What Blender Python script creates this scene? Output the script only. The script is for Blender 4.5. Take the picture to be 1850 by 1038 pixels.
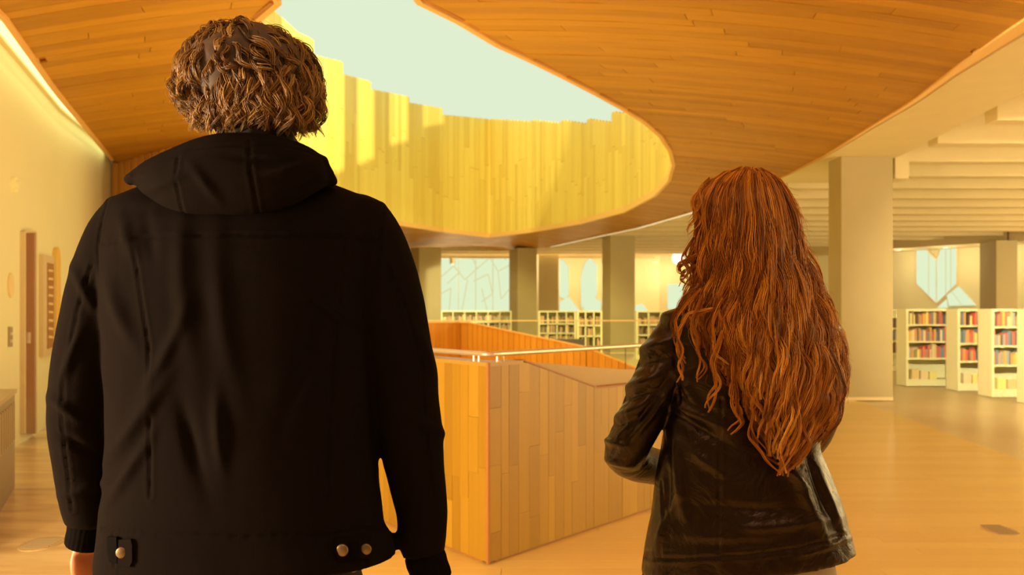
import bpy, bmesh, math, random
import numpy as np
from mathutils import Vector, Matrix
from mathutils.bvhtree import BVHTree
random.seed(7); RNG = np.random.default_rng(7)
for o in list(bpy.data.objects): bpy.data.objects.remove(o)
SC = bpy.context.scene; COL = SC.collection
F, CX, CY, H = 1650.0, 925.0, 560.0, 1.35

# ---------------------------------------------------------------- camera, world, lights, exposure
cd = bpy.data.cameras.new('camera'); cam = bpy.data.objects.new('camera', cd); COL.objects.link(cam)
cam.location = (0, 0, H); cam.rotation_euler = (math.pi/2, 0, 0)
cd.sensor_width = 36; cd.lens = F/1850*36; cd.shift_y = (CY-519)/1850
cd.clip_start = .05; cd.clip_end = 200
cd.dof.use_dof = True; cd.dof.focus_distance = 1.85; cd.dof.aperture_fstop = 6.3
SC.camera = cam
w = bpy.data.worlds.new('world'); SC.world = w; w.use_nodes = True
w.node_tree.nodes['Background'].inputs[0].default_value = (.745, .863, .631, 1)
w.node_tree.nodes['Background'].inputs[1].default_value = 1.0
vs = SC.view_settings; vs.view_transform = 'Standard'; vs.look = 'None'; vs.gamma = 1; vs.use_curve_mapping = False
vs.exposure = 0.0

def area(name, loc, target, sx, sy, power, col):
    l = bpy.data.lights.new(name, 'AREA'); l.shape = 'RECTANGLE'; l.size = sx; l.size_y = sy
    l.energy = power; l.color = col
    o = bpy.data.objects.new(name, l); COL.objects.link(o); o.location = loc
    o.rotation_euler = (Vector(target)-Vector(loc)).to_track_quat('-Z', 'Y').to_euler()
    return o
WARM = (1, .76, .36); YEL = (1, .82, .36)
area('atrium_daylight_lamp', (-1.2, 9.5, 11.0), (-1.5, 24, 5.2), 5, 5, 2500, (1, .90, .30))
area('side_daylight_lamp', (19.5, 17, 2.3), (4, 19, 2.2), 18, 3, 1300, (1, .79, .38))
area('near_side_lamp', (8.5, 1.5, 2.9), (5.0, 7.5, 0), 3, 3, 262, (1, .78, .36))
area('stack_lamp', (2.6, 5.0, 3.5), (9.3, 15.6, .7), .5, .3, 66, (1, .86, .48)).data.spread = math.radians(34)  # unseen fill added above the view to brighten the bookcases
area('far_right_lamp', (15, 5, 2.1), (13, 30, 1.8), 4, 1.5, 480, (1, .80, .40))  # added fill outside the view for far wall and case fronts
area('shelf_front_lamp', (12.5, 6, .9), (8.6, 15, .6), 1.5, .6, 300, (1, .84, .46))  # low unseen fill added to brighten the lower shelves
area('left_wall_washer', (-2.6, 3.2, .5), (-2.4, 9, 3.8), 1.6, .4, 58, (1, .74, .32))  # added uplight out of view, lifting the left timber ceiling
area('overhead_lamp', (.2, .7, 3.58), (.2, 1.2, 0), 2.6, .8, 26, (1, .72, .42))  # unseen fill added for hood, shoulders and hair tops
area('entrance_lamp', (1.3, -5.3, 2.9), (.6, 6, 1.2), 5, 2, 18, WARM)  # fill added behind the camera for backs and hair
area('left_room_lamp', (-3.1, .95, 1.25), (-.7, 1.7, 1.1), .6, 1.0, 260, (1, .72, .45))
area('stairwell_lamp', (-.9, 8.2, .25), (-.9, 8.6, 4), 1.6, 2.4, 90, (1, .66, .24))  # added upward fill hidden behind the guard, brightening the timber ceiling
area('reading_room_lamp', (3, 39, 3.3), (3, 34, 0), 14, 2, 520, (1, .80, .42))  # area fill added to brighten the far reading room

# ---------------------------------------------------------------- materials
def nt(name):
    m = bpy.data.materials.new(name); m.use_nodes = True
    return m, m.node_tree.nodes, m.node_tree.links, m.node_tree.nodes['Principled BSDF']
def plain(name, col, rough=.6, metal=0, noise=.06, scale=8, bump=0, spec=.5, coat=0):
    m, N, L, b = nt(name)
    tc = N.new('ShaderNodeTexCoord'); n = N.new('ShaderNodeTexNoise'); n.inputs['Scale'].default_value = scale; n.inputs['Detail'].default_value = 6
    L.new(tc.outputs['Object'], n.inputs['Vector'])
    mx = N.new('ShaderNodeMix'); mx.data_type = 'RGBA'
    mx.inputs[6].default_value = (*[c*(1-noise) for c in col], 1); mx.inputs[7].default_value = (*[min(1, c*(1+noise)) for c in col], 1)
    L.new(n.outputs['Fac'], mx.inputs[0]); L.new(mx.outputs[2], b.inputs['Base Color'])
    b.inputs['Roughness'].default_value = rough; b.inputs['Metallic'].default_value = metal
    b.inputs['Specular IOR Level'].default_value = spec; b.inputs['Coat Weight'].default_value = coat
    if bump:
        bp = N.new('ShaderNodeBump'); bp.inputs['Strength'].default_value = bump; bp.inputs['Distance'].default_value = .01
        L.new(n.outputs['Fac'], bp.inputs['Height']); L.new(bp.outputs[0], b.inputs['Normal'])
    return m
def wood(name, c1, c2, axis, rough=.45, island=.5, fine=60, coat=0):
    """boards: tone per board (random per island and per object) and long grain along axis"""
    m, N, L, b = nt(name)
    tc = N.new('ShaderNodeTexCoord'); g = N.new('ShaderNodeNewGeometry'); oi = N.new('ShaderNodeObjectInfo')
    mp = N.new('ShaderNodeMapping'); s = [fine]*3; s[axis] = fine*.025; mp.inputs['Scale'].default_value = s
    L.new(tc.outputs['Object'], mp.inputs['Vector'])
    add = N.new('ShaderNodeMath'); add.operation = 'ADD'; L.new(g.outputs['Random Per Island'], add.inputs[0]); L.new(oi.outputs['Random'], add.inputs[1])
    fr = N.new('ShaderNodeMath'); fr.operation = 'FRACT'; L.new(add.outputs[0], fr.inputs[0])
    mul = N.new('ShaderNodeMath'); mul.operation = 'MULTIPLY'; mul.inputs[1].default_value = 37; L.new(fr.outputs[0], mul.inputs[0])
    n = N.new('ShaderNodeTexNoise'); n.noise_dimensions = '4D'; n.inputs['Scale'].default_value = 1; n.inputs['Detail'].default_value = 5
    L.new(mp.outputs[0], n.inputs['Vector']); L.new(mul.outputs[0], n.inputs['W'])
    a = N.new('ShaderNodeMath'); a.operation = 'MULTIPLY_ADD'; a.inputs[1].default_value = island; L.new(fr.outputs[0], a.inputs[0])
    sc = N.new('ShaderNodeMath'); sc.operation = 'MULTIPLY'; sc.inputs[1].default_value = 1-island; L.new(n.outputs['Fac'], sc.inputs[0])
    L.new(sc.outputs[0], a.inputs[2])
    mx = N.new('ShaderNodeMix'); mx.data_type = 'RGBA'; mx.inputs[6].default_value = (*c1, 1); mx.inputs[7].default_value = (*c2, 1)
    L.new(a.outputs[0], mx.inputs[0]); L.new(mx.outputs[2], b.inputs['Base Color'])
    b.inputs['Roughness'].default_value = rough; b.inputs['Coat Weight'].default_value = coat; b.inputs['Coat Roughness'].default_value = .25
    return m
def emit(name, col, s):
    m, N, L, b = nt(name); b.inputs['Base Color'].default_value = (0, 0, 0, 1); b.inputs['Specular IOR Level'].default_value = .1
    b.inputs['Emission Color'].default_value = (*col, 1); b.inputs['Emission Strength'].default_value = s
    return m
M = dict(
 ceil=wood('ceiling_wood', (.31, .13, .007), (.62, .30, .017), 0, .5, .45, 30),
 fascia=wood('fascia_wood', (.75, .42, .13), (.82, .5, .18), 1, .5, .3),
 shaft=wood('shaft_wood', (.62, .41, .07), (.82, .64, .16), 2, .5, .5, 40),
 darkwall=wood('slat_wall_wood', (.50, .22, .05), (.66, .33, .08), 2, .5, .6),
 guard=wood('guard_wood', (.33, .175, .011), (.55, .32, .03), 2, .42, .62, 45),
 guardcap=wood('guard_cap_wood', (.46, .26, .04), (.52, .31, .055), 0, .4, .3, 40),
 edge=plain('guard_edge_wood', (.42, .17, .04), .5),
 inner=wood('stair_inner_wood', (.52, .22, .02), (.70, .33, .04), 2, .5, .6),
 floorwood=wood('floor_wood', (.76, .54, .17), (.88, .66, .25), 0, .34, .5, 30, .15),
 stone=plain('floor_stone', (.70, .56, .34), .3, 0, .12, 1.6),
 marble=None,
 col=plain('column_concrete', (.46, .375, .21), .8, 0, .05, 3, .1),
 wall=plain('cream_plaster', (.78, .73, .48), .8, 0, .02, 2),
 conc=plain('board_marked_concrete', (.62, .50, .28), .8, 0, .07, 3, .15),
 concl=plain('pale_concrete', (.72, .59, .35), .8, 0, .06, 3, .15),
 day=emit('daylit_glass', (.76, .87, .57), 1.0),
 mullglow=emit('daylit_glass_warm', (.84, .80, .42), .85),  # emission put into the mullion bars so they look lit from behind
 mull=plain('window_mullion', (.98, .93, .66), .5),
 frame=plain('window_frame', (.80, .62, .34), .5),
 cove=emit('cove_diffuser', (1, .96, .40), 1.6),
 lamp=emit('lamp_glass', (1, .95, .7), 2.5),
 steel=plain('brushed_steel', (.8, .72, .6), .35, .7),
 shelf=plain('cream_shelf_laminate', (.92, .88, .58), .5, 0, .02),
 door=plain('dark_door_laminate', (.28, .115, .05), .35),
 dark=plain('dark_fabric_seat', (.10, .08, .07), .8),
 box=plain('taupe_cabinet', (.34, .27, .17), .45),
 boxtop=plain('cabinet_top', (.5, .42, .28), .4),
 poster=plain('poster_brown', (.40, .2, .08), .4, 0, .5, 30),
 postframe=plain('poster_frame', (.66, .52, .34), .5),
 blackp=plain('black_plastic', (.02, .02, .02), .5),
 grille=plain('floor_grille_metal', (.58, .42, .22), .5, 0),
 skin=plain('skin', (.50, .19, .09), .5, 0, .06, 30),
 fabric=None, leather=None, rib=None,
 trous=plain('black_trousers', (.018, .015, .014), .85), trousg=plain('pale_grey_trousers', (.42, .33, .25), .85),
 shoe=plain('black_shoe', (.02, .018, .016), .4), shirt=plain('dark_collar', (.02, .014, .01), .9),
 eyew=plain('eye_white', (.8, .76, .7), .3, 0, .02), iris=plain('brown_iris', (.06, .03, .015), .2, 0, .1),
 lip=plain('lip_skin', (.45, .12, .08), .5, 0, .04),
 snap=plain('brass_snap', (.20, .14, .08), .45, .8, .25, 60),
)
g, N, L, b = nt('guard_glass'); M['glass'] = g
b.inputs['Transmission Weight'].default_value = 1; b.inputs['Roughness'].default_value = .02; b.inputs['IOR'].default_value = 1.02
b.inputs['Base Color'].default_value = (.97, .98, .95, 1)
# stone with long pale streaks
m, N, L, b = nt('streaked_stone'); M['marble'] = m
tc = N.new('ShaderNodeTexCoord'); mp = N.new('ShaderNodeMapping'); mp.inputs['Scale'].default_value = (.5, 2.4, 1); mp.inputs['Rotation'].default_value = (0, 0, .25)
n = N.new('ShaderNodeTexNoise'); n.inputs['Scale'].default_value = 2; n.inputs['Detail'].default_value = 8; n.inputs['Distortion'].default_value = .8
cr = N.new('ShaderNodeValToRGB'); cr.color_ramp.elements[0].position = .3; cr.color_ramp.elements[1].position = .62
cr.color_ramp.elements[0].color = (.50, .32, .15, 1); cr.color_ramp.elements[1].color = (.80, .62, .36, 1)
L.new(tc.outputs['Object'], mp.inputs[0]); L.new(mp.outputs[0], n.inputs['Vector']); L.new(n.outputs['Fac'], cr.inputs[0]); L.new(cr.outputs[0], b.inputs['Base Color'])
b.inputs['Roughness'].default_value = .28
def cloth(name, col, rough, spec, bs, sheen, bscale=350, big=0):
    m, N, L, b = nt(name)
    b.inputs['Base Color'].default_value = (*col, 1); b.inputs['Roughness'].default_value = rough
    b.inputs['Specular IOR Level'].default_value = spec; b.inputs['Sheen Weight'].default_value = sheen
    b.inputs['Specular Tint'].default_value = (1, .70, .58, 1); b.inputs['Sheen Tint'].default_value = (1, .75, .6, 1)
    tc = N.new('ShaderNodeTexCoord'); n = N.new('ShaderNodeTexNoise'); n.inputs['Scale'].default_value = bscale; n.inputs['Detail'].default_value = 3
    L.new(tc.outputs['Object'], n.inputs['Vector'])
    bp = N.new('ShaderNodeBump'); bp.inputs['Strength'].default_value = bs; bp.inputs['Distance'].default_value = .001
    L.new(n.outputs['Fac'], bp.inputs['Height'])
    if big:
        n2 = N.new('ShaderNodeTexNoise'); n2.inputs['Scale'].default_value = 14; n2.inputs['Detail'].default_value = 4; n2.inputs['Distortion'].default_value = 1.2
        L.new(tc.outputs['Object'], n2.inputs['Vector'])
        b2 = N.new('ShaderNodeBump'); b2.inputs['Strength'].default_value = big; b2.inputs['Distance'].default_value = .012
        L.new(n2.outputs['Fac'], b2.inputs['Height']); L.new(bp.outputs[0], b2.inputs['Normal']); L.new(b2.outputs[0], b.inputs['Normal'])
    else: L.new(bp.outputs[0], b.inputs['Normal'])
    return m
M['fabric'] = cloth('brushed_black_fabric', (.0062, .0046, .0040), .9, .04, .3, .0)
M['leather'] = cloth('black_leather', (.0035, .0026, .0026), .34, .42, .25, 0, 500, .5)
M['rib'] = cloth('ribbed_cuff_knit', (.0035, .003, .003), .95, .04, .4, 0)
def hairmat(name, cols, rough=.42):
    m, N, L, b = nt(name); g = N.new('ShaderNodeNewGeometry'); cr = N.new('ShaderNodeValToRGB')
    e = cr.color_ramp.elements; e[0].color = (*cols[0], 1); e[1].color = (*cols[-1], 1)
    for i, c in enumerate(cols[1:-1]): q = e.new((i+1)/(len(cols)-1)); q.color = (*c, 1)
    at = N.new('ShaderNodeAttribute'); at.attribute_name = 'tone'; L.new(at.outputs['Fac'], cr.inputs[0]); L.new(cr.outputs[0], b.inputs['Base Color'])
    b.inputs['Roughness'].default_value = rough; b.inputs['Specular IOR Level'].default_value = .35
    return m
M['hairm'] = hairmat('brown_blond_hair', [(.05, .021, .006), (.14, .064, .017), (.30, .160, .040), (.52, .33, .10)])
M['hairw'] = hairmat('auburn_hair', [(.10, .028, .005), (.32, .105, .012), (.62, .25, .030), (.90, .50, .10)])
M['scalpm'] = plain('dark_brown_hair_mass', (.05, .025, .012), .7, 0, .3, 60)
M['scalpw'] = plain('dark_auburn_hair_mass', (.06, .018, .006), .7, 0, .3, 60)

# ---------------------------------------------------------------- helpers
def P(px, py, Y): return ((px-CX)/F*Y, Y, H-(py-CY)/F*Y)
def FL(px, py): Y = F*H/(py-CY); return ((px-CX)/F*Y, Y)
def add_mesh(name, verts, faces, mat, parent=None, smooth=False):
    me = bpy.data.meshes.new(name); me.from_pydata([tuple(map(float, v)) for v in verts], [], faces); me.update()
    if smooth: me.polygons.foreach_set('use_smooth', [True]*len(me.polygons))
    if mat: me.materials.append(M[mat] if isinstance(mat, str) else mat)
    o = bpy.data.objects.new(name, me); COL.objects.link(o); o.parent = parent
    return o
class MB:
    def __init__(s): s.v = []; s.f = []
    def add(s, v, f):
        k = len(s.v); s.v += [tuple(q) for q in v]; s.f += [tuple(i+k for i in q) for q in f]; return s
    def prism(s, pts, z0, z1):
        """pts plan polygon, z0/z1 numbers or lists"""
        n = len(pts); a = sum(pts[i][0]*pts[(i+1) % n][1]-pts[(i+1) % n][0]*pts[i][1] for i in range(n))
        Z0 = z0 if hasattr(z0, '__len__') else [z0]*n; Z1 = z1 if hasattr(z1, '__len__') else [z1]*n
        if a < 0: pts = pts[::-1]; Z0 = list(Z0)[::-1]; Z1 = list(Z1)[::-1]
        v = [(x, y, z) for (x, y), z in zip(pts, Z0)]+[(x, y, z) for (x, y), z in zip(pts, Z1)]
        f = [tuple(range(n))[::-1], tuple(range(n, 2*n))]+[(i, (i+1) % n, n+(i+1) % n, n+i) for i in range(n)]
        return s.add(v, f)
    def box(s, x0, x1, y0, y1, z0, z1): return s.prism([(x0, y0), (x1, y0), (x1, y1), (x0, y1)], z0, z1)
    def slab(s, pts, n, t):
        """polygon in 3D extruded by -n*t"""
        n = Vector(n); k = len(pts); p = [Vector(q) for q in pts]; q = [a-n*t for a in p]
        return s.add(p+q, [tuple(range(k)), tuple(range(k, 2*k))[::-1]]+[(i, i+k, (i+1) % k+k, (i+1) % k) for i in range(k)])
    def tube(s, path, rad, n=10, up=(0, 0, 1), flat=1.0):
        p = [Vector(q) for q in path]; K = len(p); rad = rad if hasattr(rad, '__len__') else [rad]*K; v = []
        for i in range(K):
            t = (p[min(i+1, K-1)]-p[max(i-1, 0)]).normalized(); u = Vector(up)
            if abs(t.dot(u)) > .95: u = Vector((0, 1, 0)) if abs(t.y) < .9 else Vector((1, 0, 0))
            a = t.cross(u).normalized(); c = a.cross(t).normalized()
            for j in range(n):
                th = 2*math.pi*j/n; v.append(p[i]+a*rad[i]*math.cos(th)+c*rad[i]*flat*math.sin(th))
        f = [(i*n+j, i*n+(j+1) % n, (i+1)*n+(j+1) % n, (i+1)*n+j) for i in range(K-1) for j in range(n)]
        f += [tuple(range(n))[::-1], tuple((K-1)*n+j for j in range(n))]
        return s.add(v, f)
    def ball(s, c, r, nu=20, nv=12, rot=None):
        v = [(0, 0, 1)]; f = []
        for i in range(1, nv):
            a = math.pi*i/nv
            for j in range(nu): b_ = 2*math.pi*j/nu; v.append((math.sin(a)*math.cos(b_), math.sin(a)*math.sin(b_), math.cos(a)))
        v.append((0, 0, -1)); e = len(v)-1
        for j in range(nu):
            f.append((0, 1+j, 1+(j+1) % nu)); f.append((e, e-nu+(j+1) % nu, e-nu+j))
            for i in range(nv-2): q = 1+i*nu; f.append((q+j, q+nu+j, q+nu+(j+1) % nu, q+(j+1) % nu))
        R_ = rot or Matrix.Identity(3)
        return s.add([R_ @ Vector((x*r[0], y*r[1], z*r[2]))+Vector(c) for x, y, z in v], f)
    def loft(s, rings):
        n = len(rings[0]); v = [p for r in rings for p in r]
        f = [(i*n+j, i*n+(j+1) % n, (i+1)*n+(j+1) % n, (i+1)*n+j) for i in range(len(rings)-1) for j in range(n)]
        f += [tuple(range(n))[::-1], tuple((len(rings)-1)*n+j for j in range(n))]
        return s.add(v, f)
    def build(s, name, mat, parent=None, smooth=False): return add_mesh(name, s.v, s.f, mat, parent, smooth)
def thing(name, label, cat, group=None, loc=(0, 0, 0)):
    o = bpy.data.objects.new(name, None); COL.objects.link(o); o.location = loc; o.empty_display_size = .1
    return tag(o, label, cat, group)
def tag(o, label, cat, group=None, kind=None):
    o['label'] = label; o['category'] = cat
    if group: o['group'] = group
    if kind: o['kind'] = kind
    return o
def struct(o, label=None, cat=None):
    o['kind'] = 'structure'
    if label: o['label'] = label
    if cat: o['category'] = cat
    return o
def empty_struct(name, label, cat): 
    o = bpy.data.objects.new(name, None); COL.objects.link(o); return struct(o, label, cat)
def stuff(o): o['kind'] = 'stuff'; return o
def on_poly(px, poly):
    r = (px-CX)/F
    for (x0, y0), (x1, y1) in zip(poly[:-1], poly[1:]):
        d = (x1-x0)-r*(y1-y0)
        if abs(d) < 1e-9: continue
        t = (r*y0-x0)/d
        if -1e-6 <= t <= 1+1e-6 and y0+(y1-y0)*t > 0:
            dx, dy = x1-x0, y1-y0; l = math.hypot(dx, dy); n = Vector((dy/l, -dx/l, 0))
            if n.y > 0 and abs(n.y) > .05: n = -n
            X, Y = x0+(x1-x0)*t, y0+(y1-y0)*t
            if n.x*X+n.y*Y > 0: n = -n
            return X, Y, n
    raise ValueError(px)
def on_wall(px, py, poly, off=0):
    X, Y, n = on_poly(px, poly); p = Vector(P(px, py, Y))+n*off; return p, n

# ---------------------------------------------------------------- plan of the hall
LP = [(-7, -3.0), (0, -3.0), (3, -3.2), (7.0, -3.92), (9.5, -4.75), (13.9, -6.08), (20, -7.2), (30, -7), (35.5, -3.4)]
RP = [(-7, 3.4), (0, 3.6), (4, 3.85), (7.19, 4.03), (8.36, 4.15), (10.17, 4.40), (11.3, 4.46), (13.46, 4.63), (15.55, 4.67), (18.5, 4.5), (21.6, 4.16), (25.5, 3.47), (28.1, 2.72), (33.6, 1.18), (35.1, 0), (35.5, -1.6)]
def Lx(Y): return float(np.interp(Y, [p[0] for p in LP], [p[1] for p in LP]))
def Rx(Y): return float(np.interp(Y, [p[0] for p in RP], [p[1] for p in RP]))
def vault(X, Y):
    l, r = Lx(Y), Rx(Y); w_ = max((r-l)/2, .2); t = (X-(l+r)/2)/w_
    return 3.65+.36*min(1, w_/4)*max(0, 1-t*t)
def U(px, py):
    r = (px-CX)/F; s = (CY-py)/F; a = 4.0
    g_ = lambda Y: H+s*Y-vault(r*Y, Y)
    while g_(a) < 0 and a < 36: a += .05
    return (r*a, a)
OPX = [(760, 0), (830, 38), (900, 78), (960, 108), (1020, 137), (1080, 168), (1130, 196), (1165, 218), (1195, 245), (1212, 272), (1218, 297), (1210, 325), (1185, 352), (1130, 382), (1050, 403), (960, 419), (885, 428), (800, 418), (725, 407), (650, 394), (560, 368), (480, 330), (410, 275), (376, 235), (395, 140), (455, 40), (500, 0)]
OP = [U(*p) for p in OPX]
OP = OP+[(-1.85, 6.6), (-1.45, 5.9), (-1.0, 6.2)]
def oint(Y):
    xs = []
    for (x0, y0), (x1, y1) in zip(OP, OP[1:]+OP[:1]):
        if (y0-Y)*(y1-Y) < 0: xs.append(x0+(x1-x0)*(Y-y0)/(y1-y0))
    return (min(xs), max(xs)) if len(xs) >= 2 else None

# floor
fl = struct(MB().box(-16, 26, -7, 46, -.25, -.012).build('floor', 'stone'), 'pale stone floor of the library hall', 'floor')
m_ = MB()
Y = -6.0
while Y < 35:
    w_ = .13; x0, x1 = (-1.9 if Y < 16 else -6), np.interp(Y, [0, 8.25, 13.5, 18, 30, 35], [4.3, 4.6, 5.15, 4.6, 2.5, 0])
    x = x0-random.random()*1.5
    while x < x1:
        e = x+random.uniform(1.2, 2.4); a, b_ = max(x, x0), min(e, x1)
        if b_-a > .05: m_.box(a+.001, b_-.001, Y+.001, Y+w_-.001, -.012, 0)
        x = e
    Y += w_
stuff(m_.build('floorboard', 'floorwood', fl))
m_ = MB().prism([(-16, -7), (-1.9, -7), (-1.9, 16), (-16, 16)], -.012, 0).build('stone_paving', 'marble', fl)
# wood ceiling: backing, boards
m_ = MB(); Ys = list(np.arange(-7, 35.6, .5))
def backing(mb, y0, y1, off, t=.05):
    segs = []
    i0, i1 = oint(y0+1e-3), oint(y1-1e-3)
    a0, b0, a1, b1 = Lx(y0), Rx(y0), Lx(y1), Rx(y1)
    if i0 and i1: segs = [((a0, i0[0]), (a1, i1[0])), ((i0[1], b0), (i1[1], b1))]
    else: segs = [((a0, b0), (a1, b1))]
    for (p0, q0), (p1, q1) in segs:
        n = 8
        for k in range(n):
            xs = [p0+(q0-p0)*k/n, p0+(q0-p0)*(k+1)/n, p1+(q1-p1)*(k+1)/n, p1+(q1-p1)*k/n]; yy = [y0, y0, y1, y1]
            z = [vault(x, y)+off for x, y in zip(xs, yy)]
            if xs[1]-xs[0] > .005: mb.add([(x, y, c) for x, y, c in zip(xs, yy, z)]+[(x, y, c+t) for x, y, c in zip(xs, yy, z)], [(3, 2, 1, 0), (4, 5, 6, 7), (0, 1, 5, 4), (2, 3, 7, 6), (1, 2, 6, 5), (3, 0, 4, 7)])
ys = sorted(set(list(np.arange(-7, 35.5, .25))+[p[1] for p in OP if p[1] < 35.4]))
for y0, y1 in zip(ys[:-1], ys[1:]):
    if y1-y0 > .004: backing(m_, y0, y1, .03)
wc = struct(m_.build('ceiling', 'edge'), 'warm timber board ceiling vaulted around the skylight opening', 'ceiling')
def board(mb, pa, pb, qa, qb, y0, y1, j):
    n = 3
    for k in range(n):
        xs = [pa+(pb-pa)*k/n, pa+(pb-pa)*(k+1)/n, qa+(qb-qa)*(k+1)/n, qa+(qb-qa)*k/n]; yy = [y0, y0, y1, y1]
        z = [vault(x, y)+j for x, y in zip(xs, yy)]; base = len(mb.v)
        if k == 0: mb.v += [(xs[0], y0, z[0]), (xs[3], y1, z[3]), (xs[0], y0, z[0]+.02), (xs[3], y1, z[3]+.02)]
        c = len(mb.v)-4
        mb.v += [(xs[1], y0, z[1]), (xs[2], y1, z[2]), (xs[1], y0, z[1]+.02), (xs[2], y1, z[2]+.02)]
        mb.f += [(c, c+1, c+5, c+4), (c+2, c, c+4, c+6), (c+1, c+3, c+7, c+5)]
        if k == 0: mb.f.append((c, c+2, c+3, c+1))
        if k == n-1: mb.f.append((c+4, c+5, c+7, c+6))
def rows(y0, y1, wd, parts):
    mb = MB(); Y = y0; cnt = 0
    while Y < y1:
        Ya, Yb = Y+.0015, Y+wd-.0015
        i0, i1 = oint(Ya), oint(Yb); A, B = (Lx(Ya), Rx(Ya)), (Lx(Yb), Rx(Yb))
        segs = [((A[0], i0[0]), (B[0], i1[0])), ((i0[1], A[1]), (i1[1], B[1]))] if i0 and i1 else [(A, B)]
        for (a0, b0), (a1, b1) in segs:
            s = -random.random()*2.2; Lg = max(b0-a0, b1-a1); cuts = []
            while s < Lg:
                e = s+random.uniform(2.0, 3.6); cuts.append((max(0, s)/Lg, min(Lg, e)/Lg)); s = e
            for u0, u1 in cuts:
                if (u1-u0)*Lg < .15: continue
                g0 = u0+.003/Lg; g1 = u1-.003/Lg; j = random.uniform(-.002, .002)
                args = (a0+(b0-a0)*g0, a0+(b0-a0)*g1, a1+(b1-a1)*g0, a1+(b1-a1)*g1, Ya, Yb, j)
                if parts: q = MB(); board(q, *args); q.build('board', 'ceil', wc); cnt += 1
                else: board(mb, *args)
        Y += wd
    if not parts: stuff(mb.build('board_field', 'ceil', wc))
    return cnt
n1 = rows(6.6, 13.0, .16, True); rows(13.0, 35.2, .16, False); rows(-6.9, 6.6, .16, False)
print('ceiling boards', n1)
# fascia strip along the right edge
RF = [(-7, 3.6), (0, 3.85), (4, 4.1), (7.59, 4.27), (9, 4.36), (10.17, 4.50), (11.5, 4.56), (13.5, 4.69), (15.55, 4.70), (18.5, 4.53), (21.6, 4.19), (25.5, 3.50), (28.1, 2.75), (33.6, 1.2)]
def Fx(Y): return float(np.interp(Y, [p[0] for p in RF], [p[1] for p in RF]))
m_ = MB()
for y0, y1 in zip(np.arange(-7, 33.5, .5), np.arange(-6.5, 34, .5)):
    m_.add([(Rx(y0), y0, 3.63), (Rx(y1), y1, 3.63), (Fx(y1)+.01, y1, 3.66), (Fx(y0)+.01, y0, 3.66), (Rx(y0), y0, 3.72), (Rx(y1), y1, 3.72), (Fx(y1)+.01, y1, 3.75), (Fx(y0)+.01, y0, 3.75)], [(0, 1, 2, 3), (7, 6, 5, 4), (0, 4, 5, 1), (3, 2, 6, 7)])
struct(m_.build('trim_1', 'fascia'), 'light timber fascia along the right edge of the wood ceiling', 'trim')
# thin light line along the far right edge
m_ = MB()
for y0, y1 in zip(np.arange(18, 33, .5), np.arange(18.5, 33.5, .5)):
    m_.add([(Rx(y)+d, y, z) for y, d, z in ((y0, .03, 3.63), (y1, .03, 3.63), (y1, .07, 3.63), (y0, .07, 3.63), (y0, .03, 3.645), (y1, .03, 3.645), (y1, .07, 3.645), (y0, .07, 3.645))], [(0, 1, 2, 3), (7, 6, 5, 4), (0, 4, 5, 1), (3, 2, 6, 7)])
tag(m_.build('light_strip', emit('far_strip_glow', (1, .86, .48), 1.3)), 'thin glowing light line under the far right edge of the timber ceiling', 'light')
# rim of the opening
m_ = MB(); K = len(OP); c_ = Vector((sum(p[0] for p in OP)/K, sum(p[1] for p in OP)/K))
for i in range(K):
    a, b_ = Vector(OP[i]), Vector(OP[(i+1) % K]); d = (b_-a).normalized(); n = Vector((-d.y, d.x))
    if n.dot(c_-a) < 0: n = -n
    za, zb = vault(*a), vault(*b_); v = []
    for q, z in ((a, za), (b_, zb)):
        for o_, h_ in ((.04, -.02), (-.02, -.02), (-.02, .12), (.04, .12)): v.append((q.x+n.x*o_, q.y+n.y*o_, z+h_))
    m_.add(v, [(0, 1, 5, 4), (1, 2, 6, 5), (2, 3, 7, 6), (3, 0, 4, 7), (0, 3, 2, 1), (4, 5, 6, 7)])
struct(m_.build('trim_2', 'fascia'), 'pale timber lip around the oval skylight opening', 'trim')

# atrium upstand, clad with vertical planks
TOPT = [(372, 5), (480, 5), (540, 60), (566, 72), (566.1, 100), (617, 112), (617.1, 134), (673, 148), (673.1, 162), (736, 174), (736.1, 185), (801, 196), (801.1, 207), (885, 215), (962, 220), (962.1, 217), (1014, 223), (1014.1, 217), (1060, 224), (1060.1, 215), (1102, 221), (1102.1, 202), (1145, 207), (1145.1, 190), (1230, 190)]
def topz(px, Y):
    y = np.interp(px, [t[0] for t in TOPT], [t[1] for t in TOPT]); return H+(CY-y)/F*Y
wa = MB(); vis = OP[9:24]; cl = []
full = [(OP[i], OP[(i+1) % K], 9 <= i <= 23) for i in range(K)]
planks = []; carry = 0
for (a, b_, seen) in full:
    a, b_ = Vector(a), Vector(b_); Lg = (b_-a).length; n = max(1, round(Lg/(.24 if seen else .6))); d = (b_-a).normalized(); nn = Vector((-d.y, d.x))
    if nn.dot(c_-a) < 0: nn = -nn
    for k in range(n):
        p, q = a+(b_-a)*k/n, a+(b_-a)*(k+1)/n; mid = (p+q)/2; px = CX+F*mid.x/mid.y
        zt = topz(px, mid.y) if seen else 7.3
        zt = min(max(zt, 5.2), 8.2); planks.append((p, q, nn, d, zt, seen))
for p, q, nn, d, zt, seen in planks:
    e = d*.004
    o0 = [(p-nn*.06), (q-nn*.06), (q-nn*.03), (p-nn*.03)]
    wa.prism([(v.x, v.y) for v in o0], min(vault(*p), vault(*q))+.0, zt)
wat = struct(wa.build('wall_atrium', 'edge'), 'curved upstand wall inside the skylight opening', 'wall')
np_ = 0; rest = MB()
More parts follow.
